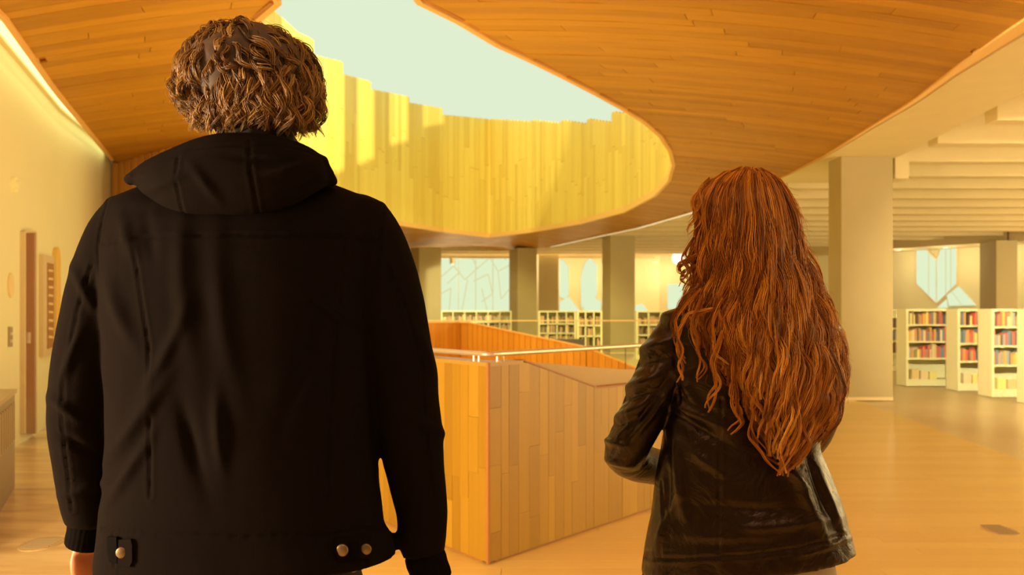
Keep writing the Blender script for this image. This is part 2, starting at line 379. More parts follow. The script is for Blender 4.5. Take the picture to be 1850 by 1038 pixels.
for p, q, nn, d, zt, seen in planks:
    e = d*.004; z0 = min(vault(*p), vault(*q))+.01; joint = z0+(zt-z0)*random.uniform(.25, .75)
    for za, zb in (((z0, joint-.004), (joint+.004, zt)) if seen else ((z0, zt),)):
        j = random.uniform(0, .006); o0 = [p+e-nn*.03, q-e-nn*.03, q-e+nn*j, p+e+nn*j]
        if seen and np_ < 296: MB().prism([(v.x, v.y) for v in o0], za, zb).build('plank', 'shaft', wat); np_ += 1
        else: rest.prism([(v.x, v.y) for v in o0], za, zb)
stuff(rest.build('plank_field', 'shaft', wat)); print('planks', np_, len(planks))

# added spotlight for the bright upright bands, cut by unseen plates above the opening
S_ = Vector((3.5, 13, 10.5))
def blocker_point(px, py, t_):
    X, Yw, _n = on_poly(px, OP[16:23]); Wp = Vector(P(px, py, Yw)); return S_+(Wp-S_)*t_
sl_ = bpy.data.lights.new('sun_band_spot', 'SPOT'); sl_.energy = 15000; sl_.color = (1, .93, .5); sl_.spot_size = math.radians(46); sl_.spot_blend = .1; sl_.shadow_soft_size = .03
so_ = bpy.data.objects.new('sun_band_spot', sl_); COL.objects.link(so_); so_.location = S_; so_.rotation_euler = (blocker_point(660, 180, 1)-S_).to_track_quat('-Z', 'Y').to_euler()
lv = thing('skylight_louvre', 'added unseen plates above the opening, cutting spotlight into upright bands', 'blocker')
def blocker_plate(pts, nm):
    a = [blocker_point(x, y, .25) for x, y in pts]; b_ = [blocker_point(x, y, .255) for x, y in pts]; k = len(a)
    MB().add(a+b_, [tuple(range(k)), tuple(range(k, 2*k))[::-1]]+[(i, (i+1) % k, (i+1) % k+k, i+k) for i in range(k)]).build(nm, 'darkwall', lv)
for x0, x1 in ((622, 645), (676, 704), (737, 765)): blocker_plate([(x0, -60), (x1, -60), (x1, 420), (x0, 420)], 'post')
blocker_plate([(801, -400), (884, -400), (884, 430), (801, 430)], 'end_panel')  # blocker plate keeping the spotlight off the wall beyond the bands
blocker_plate([(430, 345), (560, 330), (622, 305), (622, 520), (430, 520)], 'sill'); blocker_plate([(622, 302), (676, 285), (676, 520), (622, 520)], 'sill')
blocker_plate([(676, 270), (737, 252), (737, 520), (676, 520)], 'sill'); blocker_plate([(737, 235), (801, 222), (801, 520), (737, 520)], 'sill')

# concrete structure right and far
sl = MB()
for y0, y1 in zip(ys[:-1], ys[1:]):
    if y1-y0 < .004: continue
    i0, i1 = oint(y0+1e-3), oint(y1-1e-3)
    if i0 and i1: sg = [((-16, i0[0]-.07), (-16, i1[0]-.07)), ((i0[1]+.07, 26), (i1[1]+.07, 26))]
    else: sg = [((-16, 26), (-16, 26))]
    for (a0, b0), (a1, b1) in sg: sl.prism([(a0, y0), (b0, y0), (b1, y1), (a1, y1)], 4.14, 4.3)
sl.box(-16, 26, 35.2, 46, 4.14, 4.3)
cc = struct(sl.build('ceiling', 'conc'), 'pale concrete soffit with deep ribs over the book stacks', 'ceiling')
g_ = MB(); gp = [(5.0, -7), (5.1, 4), (5.4, 9.6), (5.8, 13.76), (6.0, 16.5)]
yy = np.arange(-7, 16.5, .5)
for y0, y1 in zip(yy, yy+.5):
    e0, e1 = [float(np.interp(y, [p[1] for p in gp], [p[0] for p in gp])) for y in (y0, y1)]
    g_.prism([(Fx(y0)+.02, y0), (e0, y0), (e1, y1), (Fx(y1)+.02, y1)], 3.65, 4.14)
g_.build('girder', 'concl', cc)
y = 8.0
while y < 41:
    x0 = 5.9 if y < 16.5 else (Rx(y)+.25 if y < 34.5 else -12)
    if y < 33.4 or x0 < 0 : MB().box(x0, 24, y, y+.30, 3.66, 4.14).build('beam', 'concl', cc)
    else: MB().box(x0, 13, y, y+.30, 3.66, 4.14).build('beam', 'concl', cc)
    y += 1.55
# sprinkler style box hanging off the girder near the column
MB().box(5.79, 6.0, 13.8, 14.2, 3.34, 3.655).build('beam_stub', 'concl', cc)
# bulkhead band with downlight pools at the far right
FAC = [(-14, 42), (4, 42), (9, 39), (13.5, 33.2), (16.5, 29), (22, 22), (24, 10), (24, -7)]
b1 = MB()
for (x0, y0), (x1, y1) in zip(FAC[2:5], FAC[3:6]):
    d = Vector((x1-x0, y1-y0)).normalized(); n = Vector((d.y, -d.x)); n = n if n.x*x0+n.y*y0 < 0 else -n
    b1.prism([(x0, y0), (x1, y1), (x1+n.x*1.6, y1+n.y*1.6), (x0+n.x*1.6, y0+n.y*1.6)], 3.45, 4.1)
b1.build('bulkhead', 'conc', cc)
for px in (820, 1000, 1110, 1200, 1655, 1740, 1830):  # fixtures left of the big column are added to brighten the far wall
    X, Yf, n = on_poly(px, FAC); X += n.x*1.1; Yf += n.y*1.1
    t = thing('downlight', 'round warm downlight under the bulkhead, %s' % {820: 'the leftmost, added over the patterned window', 1000: 'added over the narrow pointed window', 1110: 'added just left of the woman, over the low bookcase', 1200: 'added over the small rectangular window', 1655: 'the one nearest the big column', 1740: 'above the tall bright window', 1830: 'the one at the right border'}[px], 'light', 'downlights under the far bulkhead')
    MB().tube([(X, Yf, 3.45 if px > 1150 else 4.13), (X, Yf, 3.42)], .12, 14).build('rim', 'steel', t)
    MB().tube([(X, Yf, 3.43), (X, Yf, 3.415)], .09, 14).build('lens', 'lamp', t)
    s_ = bpy.data.lights.new('downlight_glow', 'POINT'); s_.energy = 26 if px > 1500 else 42; s_.color = (1, .8, .45); s_.shadow_soft_size = .08
    so = bpy.data.objects.new('downlight_glow', s_); COL.objects.link(so); so.location = (X, Yf, 3.0)

# walls
def wallrun(name, poly, z0, z1, t, mat, label):
    m_ = MB()
    for (x0, y0), (x1, y1) in zip(poly[:-1], poly[1:]):
        d = Vector((x1-x0, y1-y0)).normalized(); n = Vector((d.y, -d.x)); n = n if n.x*x0+n.y*(y0-5) > 0 else -n
        m_.prism([(x0, y0), (x1, y1), (x1+n.x*t, y1+n.y*t), (x0+n.x*t, y0+n.y*t)], z0, z1)
    return struct(m_.build(name, mat), label, 'wall')
wallrun('wall_far', FAC, 0, 4.14, .2, 'wall', 'cream outer wall behind the book stacks')
WL = [(-3.6, -7), (-3.6, 0), (-3.75, 3), (-4.1, 6.5), (-4.71, 8.4), (-5.6, 11.27), (-6.32, 14.4)]
wallrun('wall_left', WL, 0, 4.14, .2, 'wall', 'cream plaster wall on the left under the glowing cove')
wallrun('wall_back', [(-3.6, -6.9), (24, -6.9)], 0, 4.14, .2, 'edge', 'plain wall behind the viewer')
wallrun('wall_side', [(-14, 14.5), (-14, 42)], 0, 4.14, .2, 'wall', 'plain side wall of the far reading room')
wallrun('wall_corner', [(-14, 14.6), (-6.3, 14.6)], 0, 4.14, .1, 'wall', 'plain return wall beyond the timber slats')
# slat wall (visible left of the man)
e_ = U(376, 246); SW = [(-6.30, 14.35), e_, (-5.5, 14.9), (-5.7, 20)]
sw = MB()
for (x0, y0), (x1, y1) in zip(SW[:-1], SW[1:]):
    d = Vector((x1-x0, y1-y0)).normalized(); n = Vector((-d.y, d.x)); n = n if n.y > 0 or n.x < -.5 else -n
    sw.prism([(x0+n.x*.03, y0+n.y*.03), (x1+n.x*.03, y1+n.y*.03), (x1+n.x*.1, y1+n.y*.1), (x0+n.x*.1, y0+n.y*.1)], 0, 3.72)
swo = struct(sw.build('wall_slats', 'edge'), 'orange timber slat wall beside the cream wall', 'wall')
a, b_ = Vector(SW[0]), Vector(SW[1]); n_ = int((b_-a).length/.085); d = (b_-a).normalized()
for k in range(n_):
    p, q = a+(b_-a)*k/n_, a+(b_-a)*(k+1)/n_; nn = Vector((d.y, -d.x)); nn = nn if nn.y < 0 else -nn
    p, q = p+d*.006, q-d*.006; j = .02 if k % 2 else .0
    MB().prism([(p-nn*.04)[:], (q-nn*.04)[:], (q+nn*j)[:], (p+nn*j)[:]], 0, vault(*((p+q)/2))-.004).build('slat', 'darkwall', swo)
# cove light
m_ = MB(); cy = np.arange(-6.8, 13.9, .5)
wlx = lambda y: float(np.interp(y, [p[1] for p in WL], [p[0] for p in WL]))
for y0, y1 in zip(cy, np.minimum(cy+.5, 13.9)):
    v = [(wlx(y0)+.05, y0, 3.84), (Lx(y0)-.03, y0, 3.68), (Lx(y1)-.03, y1, 3.68), (wlx(y1)+.05, y1, 3.84)]
    m_.add(v+[(x, y, z+.03) for x, y, z in v], [(0, 1, 2, 3), (7, 6, 5, 4), (1, 5, 6, 2), (0, 3, 7, 4)])
tag(m_.build('cove_light', 'cove'), 'long glowing yellow cove light between the left wall and timber ceiling', 'light')
m_ = MB()
for y0, y1 in zip(cy, np.minimum(cy+.5, 13.9)):
    v = [(wlx(y0), y0, 3.81), (wlx(y0)+.05, y0, 3.81), (wlx(y1)+.05, y1, 3.81), (wlx(y1), y1, 3.81)]
    m_.add(v+[(x, y, z+.04) for x, y, z in v], [(0, 1, 2, 3), (7, 6, 5, 4), (1, 5, 6, 2), (0, 3, 7, 4)])
struct(m_.build('trim_3', 'frame'), 'thin shadow trim under the left cove light', 'trim')
m_ = MB()
for y0, y1 in zip(cy, np.minimum(cy+.5, 13.9)):
    v = [(Lx(y0)-.03, y0, 3.62), (Lx(y0)+.02, y0, 3.62), (Lx(y1)+.02, y1, 3.62), (Lx(y1)-.03, y1, 3.62)]
    m_.add(v+[(x, y, z+.12) for x, y, z in v], [(0, 1, 2, 3), (7, 6, 5, 4), (1, 5, 6, 2), (0, 3, 7, 4)])
struct(m_.build('trim_4', 'fascia'), 'timber edge strip of the ceiling beside the left cove light', 'trim')

def wslab(poly_px, wall, off, t):
    pts = []; n = None
    for px, py in poly_px: p, n = on_wall(px, py, wall, off); pts.append(p)
    c = sum(pts, Vector())/len(pts)
    nrm = (pts[1]-pts[0]).cross(pts[2]-pts[1])
    if nrm.dot(n) < 0: pts = pts[::-1]
    return MB().slab(pts, n, t)
# left wall fittings
def structdoor(i, x0, x1, y0, y1, lab):
    d_ = struct(wslab([(x0, y0), (x1, y0), (x1, y1), (x0, y1)], WL, .03, .05).build('door_%d' % i, 'door'), lab, 'door')
    for q in (x0-2, x1): wslab([(q, y0-2), (q+2, y0-2), (q+2, y1), (q, y1)], WL, .045, .06).build('door_jamb', 'postframe', d_)
    wslab([(x0, y0-4), (x1, y0-4), (x1, y0), (x0, y0)], WL, .045, .06).build('door_head', 'postframe', d_)
    wslab([(x0+4, y0+180), (x0+6, y0+180), (x0+6, y0+200), (x0+4, y0+200)], WL, .06, .03).build('door_handle', 'steel', d_)
structdoor(1, 38, 57, 420, 783, 'tall dark brown door set in the left wall')
t = thing('wall_display', 'framed brown display panel hanging on the left wall beyond the door', 'display')
fr = wslab([(70, 459), (90, 464), (90, 640), (70, 645)], WL, .05, .05).build('frame', 'postframe', t)
wslab([(76, 474), (88, 477), (88, 626), (76, 630)], WL, .056, .01).build('panel', 'poster', t)
for k in range(9): wslab([(78, 486+k*15), (86, 487+k*15), (86, 491+k*15), (78, 490+k*15)], WL, .059, .004).build('card', 'frame', t)
arch = [(93, 600), (93, 470), (95, 452), (98, 446), (101, 455), (102, 475), (102, 598)]
tag(wslab(arch, WL, .05, .05).build('arched_panel', plain('ochre_panel', (.78, .50, .14), .6)), 'narrow ochre panel with rounded top on the left wall', 'panel')
t = thing('wall_alarm', 'small round white alarm high on the left wall', 'alarm')
p, n = on_wall(22, 333, WL); MB().tube([p, p+n*.04], .075, 18).build('base', 'shelf', t); MB().tube([p+n*.04, p+n*.07], [.05, .035], 18).build('dome', 'wall', t)
t = thing('call_panel', 'small dark call button plate on the left wall beside the door', 'switch')
wslab([(14, 590), (20, 590), (20, 626), (14, 626)], WL, .015, .02).build('plate', 'box', t)
for k in (600, 613): wslab([(15.5, k), (18.5, k), (18.5, k+5), (15.5, k+5)], WL, .022, .01).build('button', 'steel', t)
p, n = on_wall(18, 515, WL); tag(MB().tube([p, p+n*.015], .12, 24).build('round_sign', 'frame'), 'faint round sign on the left wall above the call buttons', 'sign')
# low cabinet lower left
A0, A1 = (-3.42, 6.1), (-3.80, 6.98); dd = Vector((A1[0]-A0[0], A1[1]-A0[1])).normalized(); A_ = Vector(A0)-dd*1.2
nl = Vector((-dd.y, dd.x)); nl = nl if nl.x < 0 else -nl
t = thing('waste_cabinet', 'low taupe cabinet with grooved side at the left border', 'cabinet')
c4 = [A_, Vector(A1), Vector(A1)+nl*.32, A_+nl*.32]
MB().prism([v[:] for v in c4], 0, .72).build('body', 'box', t)
MB().prism([(v-nl*.0)[:] for v in [A_-nl*.015, Vector(A1)-nl*.015+dd*.01, Vector(A1)+nl*.33+dd*.01, A_+nl*.33]], .72, .75).build('top', 'boxtop', t)
for k in range(9):
    c = Vector(A1)-dd*(.10+.13*k); MB().prism([(c-nl*.012)[:], (c-dd*.05-nl*.012)[:], (c-dd*.05+nl*.01)[:], (c+nl*.01)[:]], .38, .66).build('groove_strip', 'boxtop', t)
for (px, py, sx, sy, lab) in ((75, 982, .11, .08, 'round metal floor grille set in pale floor at lower left'), (1806, 957, .09, .06, 'small floor grille in the boards at the right border')):
    X, Yf = FL(px, py); t = thing('floor_grille', lab, 'grille')
    ring = [(X+sx*math.cos(a), Yf+sx*1.5*math.sin(a)) for a in np.linspace(0, 2*math.pi, 20)[:-1]]
    MB().prism(ring, 0, .004).build('plate', 'grille', t)
    for k in range(-3, 4): MB().box(X-sx*.7, X+sx*.7, Yf+k*.035-.006, Yf+k*.035+.006, .004, .007).build('slot', 'box', t)

# columns
def column(fl_, fr_, sl_, Y, dep, lab, z=3.66):
    A = P(fl_, 560, Y)[:2]; B = P(fr_, 560, Y)[:2]; D = P(sl_, 560, Y+dep)[:2]; C = (B[0]+D[0]-A[0], B[1]+D[1]-A[1])
    t = thing('column', lab, 'column', 'square concrete columns', (0, 0, 0))
    pts = [A, B, C, D]; m_ = MB().prism(pts, 0.01, z).build('shaft', 'col', t)
    c = (sum(p[0] for p in pts)/4, sum(p[1] for p in pts)/4); pb = [(c[0]+(x-c[0])*1.012, c[1]+(y-c[1])*1.012) for x, y in pts]
    MB().prism(pb, 0, .05).build('base_joint', 'frame', t)
column(1520, 1613, 1497, 13.67, .55, 'large square concrete column just right of the woman')
column(1103, 1147, 1088, 28.2, .8, 'square concrete column left of the woman between the book stacks')
column(935, 970, 920, 33.9, .8, 'slim concrete column right of the big patterned window')
column(757, 797, 742, 33.5, .6, 'slim concrete column left of the big patterned window')
column(1800, 1838, 1770, 27.5, 1.2, 'far square column at the right behind the book stacks', 3.45)
column(973, 1009, 970, 38, .6, 'pale far pier between the slim column and the pointed windows')
# windows in the far wall
def window(i, lab, panes, bars=(), frame=None, mat='day', fm='frame'):
    r = empty_struct('window_%d' % i, lab, 'window')
    if frame: wslab(frame, FAC, .04, .06).build('window_frame', fm, r)
    for p_ in panes: wslab(p_, FAC, .06, .03).build('pane', mat, r)
    for a, b_, wd in bars:
        pa, n = on_wall(a[0], a[1], FAC, .08); pb, n2 = on_wall(b_[0], b_[1], FAC, .08)
        MB().tube([pa, pb], wd, 4).build('mullion', 'mullglow', r)
    return r
window(1, 'tall bright notched window of two folded panes on the right far wall', [[(1657, 449), (1671, 448), (1692, 470), (1692, 546), (1657, 512)], [(1694, 470), (1702, 447), (1729, 445), (1729, 512), (1694, 546)]], [((1680, 458), (1680, 534), .02), ((1711, 447), (1711, 530), .02), ((1720, 446), (1720, 520), .02)], [(1654, 446), (1672, 445), (1693, 466), (1700, 444), (1732, 442), (1732, 513), (1693, 550), (1654, 514)])
window(2, 'low slanted bright window below the tall notched window', [[(1712, 533), (1733, 517), (1764, 551), (1716, 552)], [(1694, 556), (1711, 541), (1713, 556)]], [((1722, 527), (1740, 551), .02)])
big = [[(x0, 458), (x1, 458), (x1, 563), (x0, 563)] for x0, x1 in ((797, 828), (829, 859), (860, 890), (891, 922))]
bars = []
rr = random.Random(3)
for (a, b_) in [((797, 500), (820, 480)), ((820, 480), (840, 505)), ((840, 505), (862, 485)), ((862, 485), (885, 465)), ((885, 465), (900, 490)), ((900, 490), (922, 478)), ((808, 512), (832, 490)), ((855, 508), (882, 495)), ((822, 458), (822, 480)), ((845, 505), (835, 560)), ((870, 520), (880, 560)), ((900, 490), (905, 540)), ((905, 540), (922, 520)), ((815, 520), (812, 560)), ((850, 458), (862, 485)), ((797, 530), (815, 520)), ((882, 495), (890, 530)), ((890, 530), (870, 545)), ((905, 458), (915, 470))]:
    bars.append((a, b_, .028))
window(3, 'wide bright window with crystalline mullion pattern seen beyond the stair', big, bars, [(795, 456), (924, 456), (924, 565), (795, 565)])
window(4, 'sliver of bright window just right of the man', [[(715, 458), (756, 458), (756, 565), (715, 565)]], [((735, 458), (735, 565), .05)])
window(5, 'narrow pointed bright window left of the taller pointed one', [[(1011, 468), (1018, 470), (1027, 482), (1027, 532), (1021, 540), (1011, 536)]])
window(6, 'tall hexagonal bright window left of the middle column', [[(1049, 500), (1056, 475), (1066, 466), (1078, 478), (1078, 532), (1066, 552), (1050, 555)]])
window(7, 'low jagged bright glazing under the two pointed windows', [[(1011, 545), (1027, 536), (1048, 562), (1011, 562)], [(1052, 560), (1060, 548), (1072, 536), (1087, 545), (1085, 563)]])
window(8, 'small bright pointed window left of the woman', [[(1148, 552), (1160, 548), (1172, 562), (1148, 562)]])
window(9, 'small bright rectangular window left of the woman', [[(1207, 513), (1234, 513), (1234, 558), (1207, 558)]])
struct(wslab([(1147, 462), (1192, 462), (1192, 562), (1147, 562)], FAC, .03, .04).build('wall_panel', plain('pale_yellow_plaster', (.92, .88, .6), .8)), 'stretch of wall behind the stacks, light painted in pale yellow', 'wall')  # brighter lit stretch of the wall put into the colour
p, n = on_wall(1240, 468, FAC, 1.0); t = thing('globe_lamp', 'glowing white globe lamp beside the woman\'s hair', 'light')
MB().ball(p, (.26, .26, .26)).build('globe', 'lamp', t, True); MB().tube([p+Vector((0, 0, .25)), Vector((p.x, p.y, 3.66))], .03, 8).build('stem', 'steel', t)

# ---------------------------------------------------------------- bookcases and books
BOOKC = [(.45, .10, .07), (.10, .10, .13), (.60, .45, .20), (.13, .07, .05), (.55, .28, .08), (.30, .30, .33), (.70, .12, .07), (.68, .55, .32), (.12, .20, .28), (.62, .40, .06), (.35, .22, .14), (.72, .60, .2)]
BM = [plain('book_cover_%d' % i, tuple(min(.9, q*1.25+.05) for q in c), .6, 0, .1, 20) for i, c in enumerate(BOOKC)]  # covers made paler, bloom put into the colour
def bookcase(x0, y0, W, lab, dark=False, bays=1, depth=.40, zt=1.37, first=.165, rowsz=(.50, .80, 1.10)):
    t = thing('bookcase', lab, 'bookcase', 'white library bookcases', (x0, y0, 0)); 
    def bx(nm, a, b_, c, d, e, f, mat='shelf'):
        m_ = MB().box(a, b_, c, d, e, f).build(nm, mat, t); return m_
    bx('end_panel', 0, .04, 0, depth, .0, zt); bx('end_panel', W-.04, W, 0, depth, 0, zt)
    bx('back_panel', .04, W-.04, depth-.02, depth-.002, .02, zt-.02); bx('top_board', .04, W-.04, .0, depth-.02, zt-.035, zt)
    bx('plinth', .04, W-.04, .03, depth-.02, 0, .09)
    for z in (.12,)+tuple(rowsz): bx('shelf', .04, W-.04, .01, depth-.02, z-.03, z)
    for k in range(1, bays): bx('divider', W*k/bays-.015, W*k/bays+.015, .01, depth-.02, .12, zt-.04)
    return t
BCOL = ('red', 'navy', 'beige', 'dark brown', 'orange', 'grey', 'bright red', 'cream', 'teal', 'ochre', 'brown', 'pale yellow')
ORD = 'first second third fourth fifth sixth seventh eighth ninth tenth eleventh twelfth thirteenth fourteenth fifteenth sixteenth seventeenth eighteenth nineteenth twentieth'.split()
def ordinal(n): return ORD[n-1] if n <= 20 else ('thirtieth' if n == 30 else ('twenty-' if n < 30 else 'thirty-')+ORD[n % 10-1])
def fill_books(x0, y0, W, rowsz, lab, group, acc=None, dens=1.0, hmax=.25):
    for ri, z in enumerate(rowsz):
        x = x0+.05; cnt = 0
        while x < x0+W-.08:
            wd = random.uniform(.02, .045); h = random.uniform(.6, 1)*hmax
            if random.random() < .08: x += random.uniform(.03, .09); continue
            dp = random.uniform(.15, .2); y = y0+.03+random.random()*.02; c = random.choice(BM)
            mb = MB(); mb.box(x, x+wd-.002, y, y+dp, z, z+h)
            if acc is not None: acc.append((x, x+wd-.002, y, y+dp, z, z+h))
            else:
                o = book(c, x, y, z, wd-.002, dp, h)
                k_ = int(c.name.split('_')[2].split('.')[0]); cnt += 1; row_ = ('lower', 'middle', 'top')[ri]
                tag(o, '%s book, %s from the left, %s row, %s' % (BCOL[k_], ordinal(cnt), row_, lab), 'book', group % row_)
            x += wd
BPROTO = {}
def book(mat, x, y, z, w_, d_, h_):
    if mat.name not in BPROTO:
        mb = MB(); t = .06
        # cover (U shaped, spine to the front) and page block set back inside it
        mb.box(0, 1, 0, .06, 0, 1); mb.box(0, .1, .06, 1, 0, 1); mb.box(.9, 1, .06, 1, 0, 1)
        pg = MB().box(.1, .9, .06, .96, .02, .97); o = mb.build('book', mat); q = pg.build('pages', 'shelf', o); BPROTO[mat.name] = (o.data, q.data)
    else:
        a, b_ = BPROTO[mat.name]; o = bpy.data.objects.new('book', a); COL.objects.link(o); q = bpy.data.objects.new('pages', b_); COL.objects.link(q); q.parent = o
    o.location = (x, y, z); o.scale = (w_, d_, h_); return o
RZ = (.50, .80, 1.10)
cases = [(7.02, 16.26, 'the bookcase beside the large column', .9), (7.47, 15.30, 'the second bookcase from the large column', .7), (7.46, 14.2, 'the third bookcase from the large column', .7), (7.45, 13.05, 'the bookcase cut by the right border', .35)]
nb = len(bpy.data.objects)
for i, (x, y, nm, bw) in enumerate(cases):
    bookcase(x, y, 3.6, 'white bookcase with rows of books, '+nm.replace('the bookcase ', '').replace('the second bookcase', 'second').replace('the third bookcase', 'third'), bays=4, depth=.42)
    fill_books(x, y, bw, RZ, nm.replace('the bookcase cut', 'bookcase cut').replace('the bookcase beside', 'bookcase beside'), 'books in the %s row of '+nm)
    if i < 3:
        for k in range(3):
            o = book(BM[(2, 7, 11)[(i+k) % 3]], x+.12+k*.16, y+.05, .12, .13, .1, .17-.02*k)
            tag(o, '%s low display book on the bottom shelf of %s' % (('left', 'middle', 'right')[k], nm), 'book', 'display books on the bottom shelf of '+nm)
x, y = 8.35, 20.2
bookcase(x, y, 1.1, 'white bookcase farther back, half hidden by the large column', depth=.4, rowsz=(.40, .68, .96)); 
fill_books(x+.1, y, .7, (.40, .68, .96), 'farther bookcase behind the large column', 'books in the %s row of the far bookcase by the column')
print('books objs', len(bpy.data.objects)-nb)
acc = []
def farcase(px0, px1, Yf, lab, bays):
    x0, x1 = P(px0, 0, Yf)[0], P(px1, 0, Yf)[0]
    bookcase(x0, Yf, x1-x0, lab, bays=bays, rowsz=(.40, .68, .96), zt=1.33)
    fill_books(x0, Yf, x1-x0, (.40, .68, .96, ), '', '', acc, hmax=.24)
farcase(797, 924, 31, 'long low bookcase below the patterned window', 6)
farcase(973, 1040, 27, 'white bookcase behind the chairs right of the slim column', 4)
farcase(1043, 1088, 24, 'white bookcase just left of the middle column', 3)
farcase(1150, 1260, 25, 'white bookcase seen between the middle column and the woman', 5)
mb = MB(); me_f = []
for a in acc: mb.box(*a)
o = mb.build('book_rows', wood('book_rows_mixed', (.05, .04, .05), (.85, .55, .3), 2, .6, .95)); tag(o, 'rows of tiny books on the far bookcases beyond the stair', 'books', None, 'stuff')
# chairs among the stacks
def chair(px, Yf, lab):
    X = P(px, 0, Yf)[0]; t = thing('armchair', lab, 'chair', 'dark armchairs before the stacks', (X, Yf, 0))
    MB().box(-.32, .32, .0, .6, .30, .44).build('seat', 'dark', t); MB().prism([(-.30, -.08), (.30, -.08), (.32, .03), (-.32, .03)], .42, .80).build('backrest', 'dark', t)
    for s in (-1, 1):
        MB().box(s*.34-.04, s*.34+.04, 0, .55, .28, .62).build('armrest', 'dark', t)
        for yy_ in (.05, .52): MB().tube([(s*.3, yy_, 0), (s*.3, yy_, .3)], .02, 6).build('leg', 'steel', t)
chair(986, 16.5, 'dark armchair left of the other, beyond the sloping stair wall'); chair(1026, 17.5, 'dark armchair right of the other, beyond the sloping stair wall')

# ---------------------------------------------------------------- stair guard near
C0 = Vector(FL(882, 1020)); LB = Vector(FL(711, 950)); dl = (LB-C0).normalized(); RBt = Vector(FL(1175, 920)); dr = (RBt-C0).normalized()
def ray_t(px, d): r = (px-CX)/F; return (r*C0.y-C0.x)/(d.x-r*d.y)
nL = Vector((dl.y, -dl.x)); nL = nL if nL.dot(C0) < 0 else -nL
nR = Vector((dr.y, -dr.x)); nR = nR if nR.dot(C0) < 0 else -nR
TOPZ = H-95*C0.y/F
tA, tB = ray_t(945, dr), ray_t(1080, dr); zB = H-(700-CY)*(C0+dr*tB).y/F; tE = 3.0
def zface(t_): return TOPZ if t_ < tA else (TOPZ+(zB-TOPZ)*(t_-tA)/(tB-tA) if t_ < tB else zB-.01*(t_-tB))
tD = ray_t(1150, dr); zD = H-(668-CY)*(C0+dr*tD).y/F
def zup(t_): return TOPZ-.004 if t_ < tA else TOPZ-.004+(zD-TOPZ)*(t_-tA)/(tD-tA) if t_ < tD else zD-.06*(t_-tD)
gd = thing('stair_guard', 'timber clad stair guard with sharp corner between the two people', 'guard')
def faceq(d, n, t0, t1, z00, z01, z10, z11, o0, o1):
    """vertical slab on face line: at t0 z00..z01, at t1 z10..z11, thickness between offsets"""
    a, b_ = C0+d*t0, C0+d*t1
    v = []
    for q, za, zb in ((a, z00, z01), (b_, z10, z11)):
        for o_ in (o0, o1):
            for z in (za, zb): v.append((q.x+n.x*o_, q.y+n.y*o_, z))
    f = [(0, 1, 3, 2), (4, 6, 7, 5), (0, 4, 5, 1), (2, 3, 7, 6), (1, 5, 7, 3), (0, 2, 6, 4)]
    return MB().add(v, f)
faceq(dl, nL, .07, 2.6, 0, TOPZ-.006, 0, TOPZ-.006, -.14, -.012).build('core', 'edge', gd)
m_ = MB()
for t0, t1 in ((0.07, tA), (tA, tB), (tB, tE)): q = faceq(dr, nR, t0, t1, 0, zface(t0)-.006, 0, zface(t1)-.006, -.10, -.012); m_.add(q.v, q.f)
m_.build('core', 'edge', gd)
def clad(d, n, t0, t1, zf, wd, tmax=99):
    t_ = t0; c = 0
    while t_ < t1-.01:
        e = min(t_+wd*random.choice((.8, 1, 1, 1.15)), t1); cuts = [0.012]; z = random.uniform(.15, .8)
        top = min(zf(t_), zf(e)); 
        while z < top-.12: cuts.append(z); z += random.uniform(.3, .75)
        for k, za in enumerate(cuts):
            j = random.uniform(-.0012, .0012)
            if k+1 < len(cuts): q = faceq(d, n, t_+.0008, e-.0008, za, cuts[k+1]-.0012, za, cuts[k+1]-.0012, -.012, j)
            else: q = faceq(d, n, t_+.0008, e-.0008, za, zf(t_+.0008), za, zf(e-.0008), -.012, j)
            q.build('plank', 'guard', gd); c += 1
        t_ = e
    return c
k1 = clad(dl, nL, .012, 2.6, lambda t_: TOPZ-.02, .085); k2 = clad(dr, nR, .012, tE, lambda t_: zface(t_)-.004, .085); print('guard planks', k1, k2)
MB().tube([(C0.x, C0.y+.004, .005), (C0.x, C0.y+.004, TOPZ)], .011, 4).build('corner_trim', 'edge', gd)
# upper plain panel, caps
m_ = MB(); ts = [tA*.98, tB, tD, tE]
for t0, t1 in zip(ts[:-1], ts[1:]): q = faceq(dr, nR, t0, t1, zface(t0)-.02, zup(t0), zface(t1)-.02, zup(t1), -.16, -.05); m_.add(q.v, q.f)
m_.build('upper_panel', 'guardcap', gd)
m_ = MB()
for t0, t1 in ((tA, tB), (tB, tE)): q = faceq(dr, nR, t0, t1, zface(t0)-.003, zface(t0)+.006, zface(t1)-.003, zface(t1)+.006, -.06, .003); m_.add(q.v, q.f)
m_.build('cap_strip', 'edge', gd)
def solve2(a, b_): return Vector(np.linalg.solve([[nL.x, nL.y], [nR.x, nR.y]], [a, b_]))
Min = C0+solve2(-.15, -.12); Mout = C0+solve2(.003, .003)
MB().prism([Mout[:], (C0+dl*2.6+nL*.003)[:], (C0+dl*2.6-nL*.15)[:], Min[:]], TOPZ-.02, TOPZ).build('cap_board', 'guardcap', gd)
MB().prism([Mout[:], (C0+dr*tA+nR*.003)[:], (C0+dr*tA-nR*.12)[:], Min[:]], TOPZ-.02, TOPZ).build('cap_board', 'guardcap', gd)
E_ = C0+dr*tE; m_ = MB().prism([E_[:], (E_+nR*-.1)[:], (E_-nR*.1+dr*.02)[:], (E_+dr*.02)[:]], 0, zface(tE)).build('end_trim', 'edge', gd)
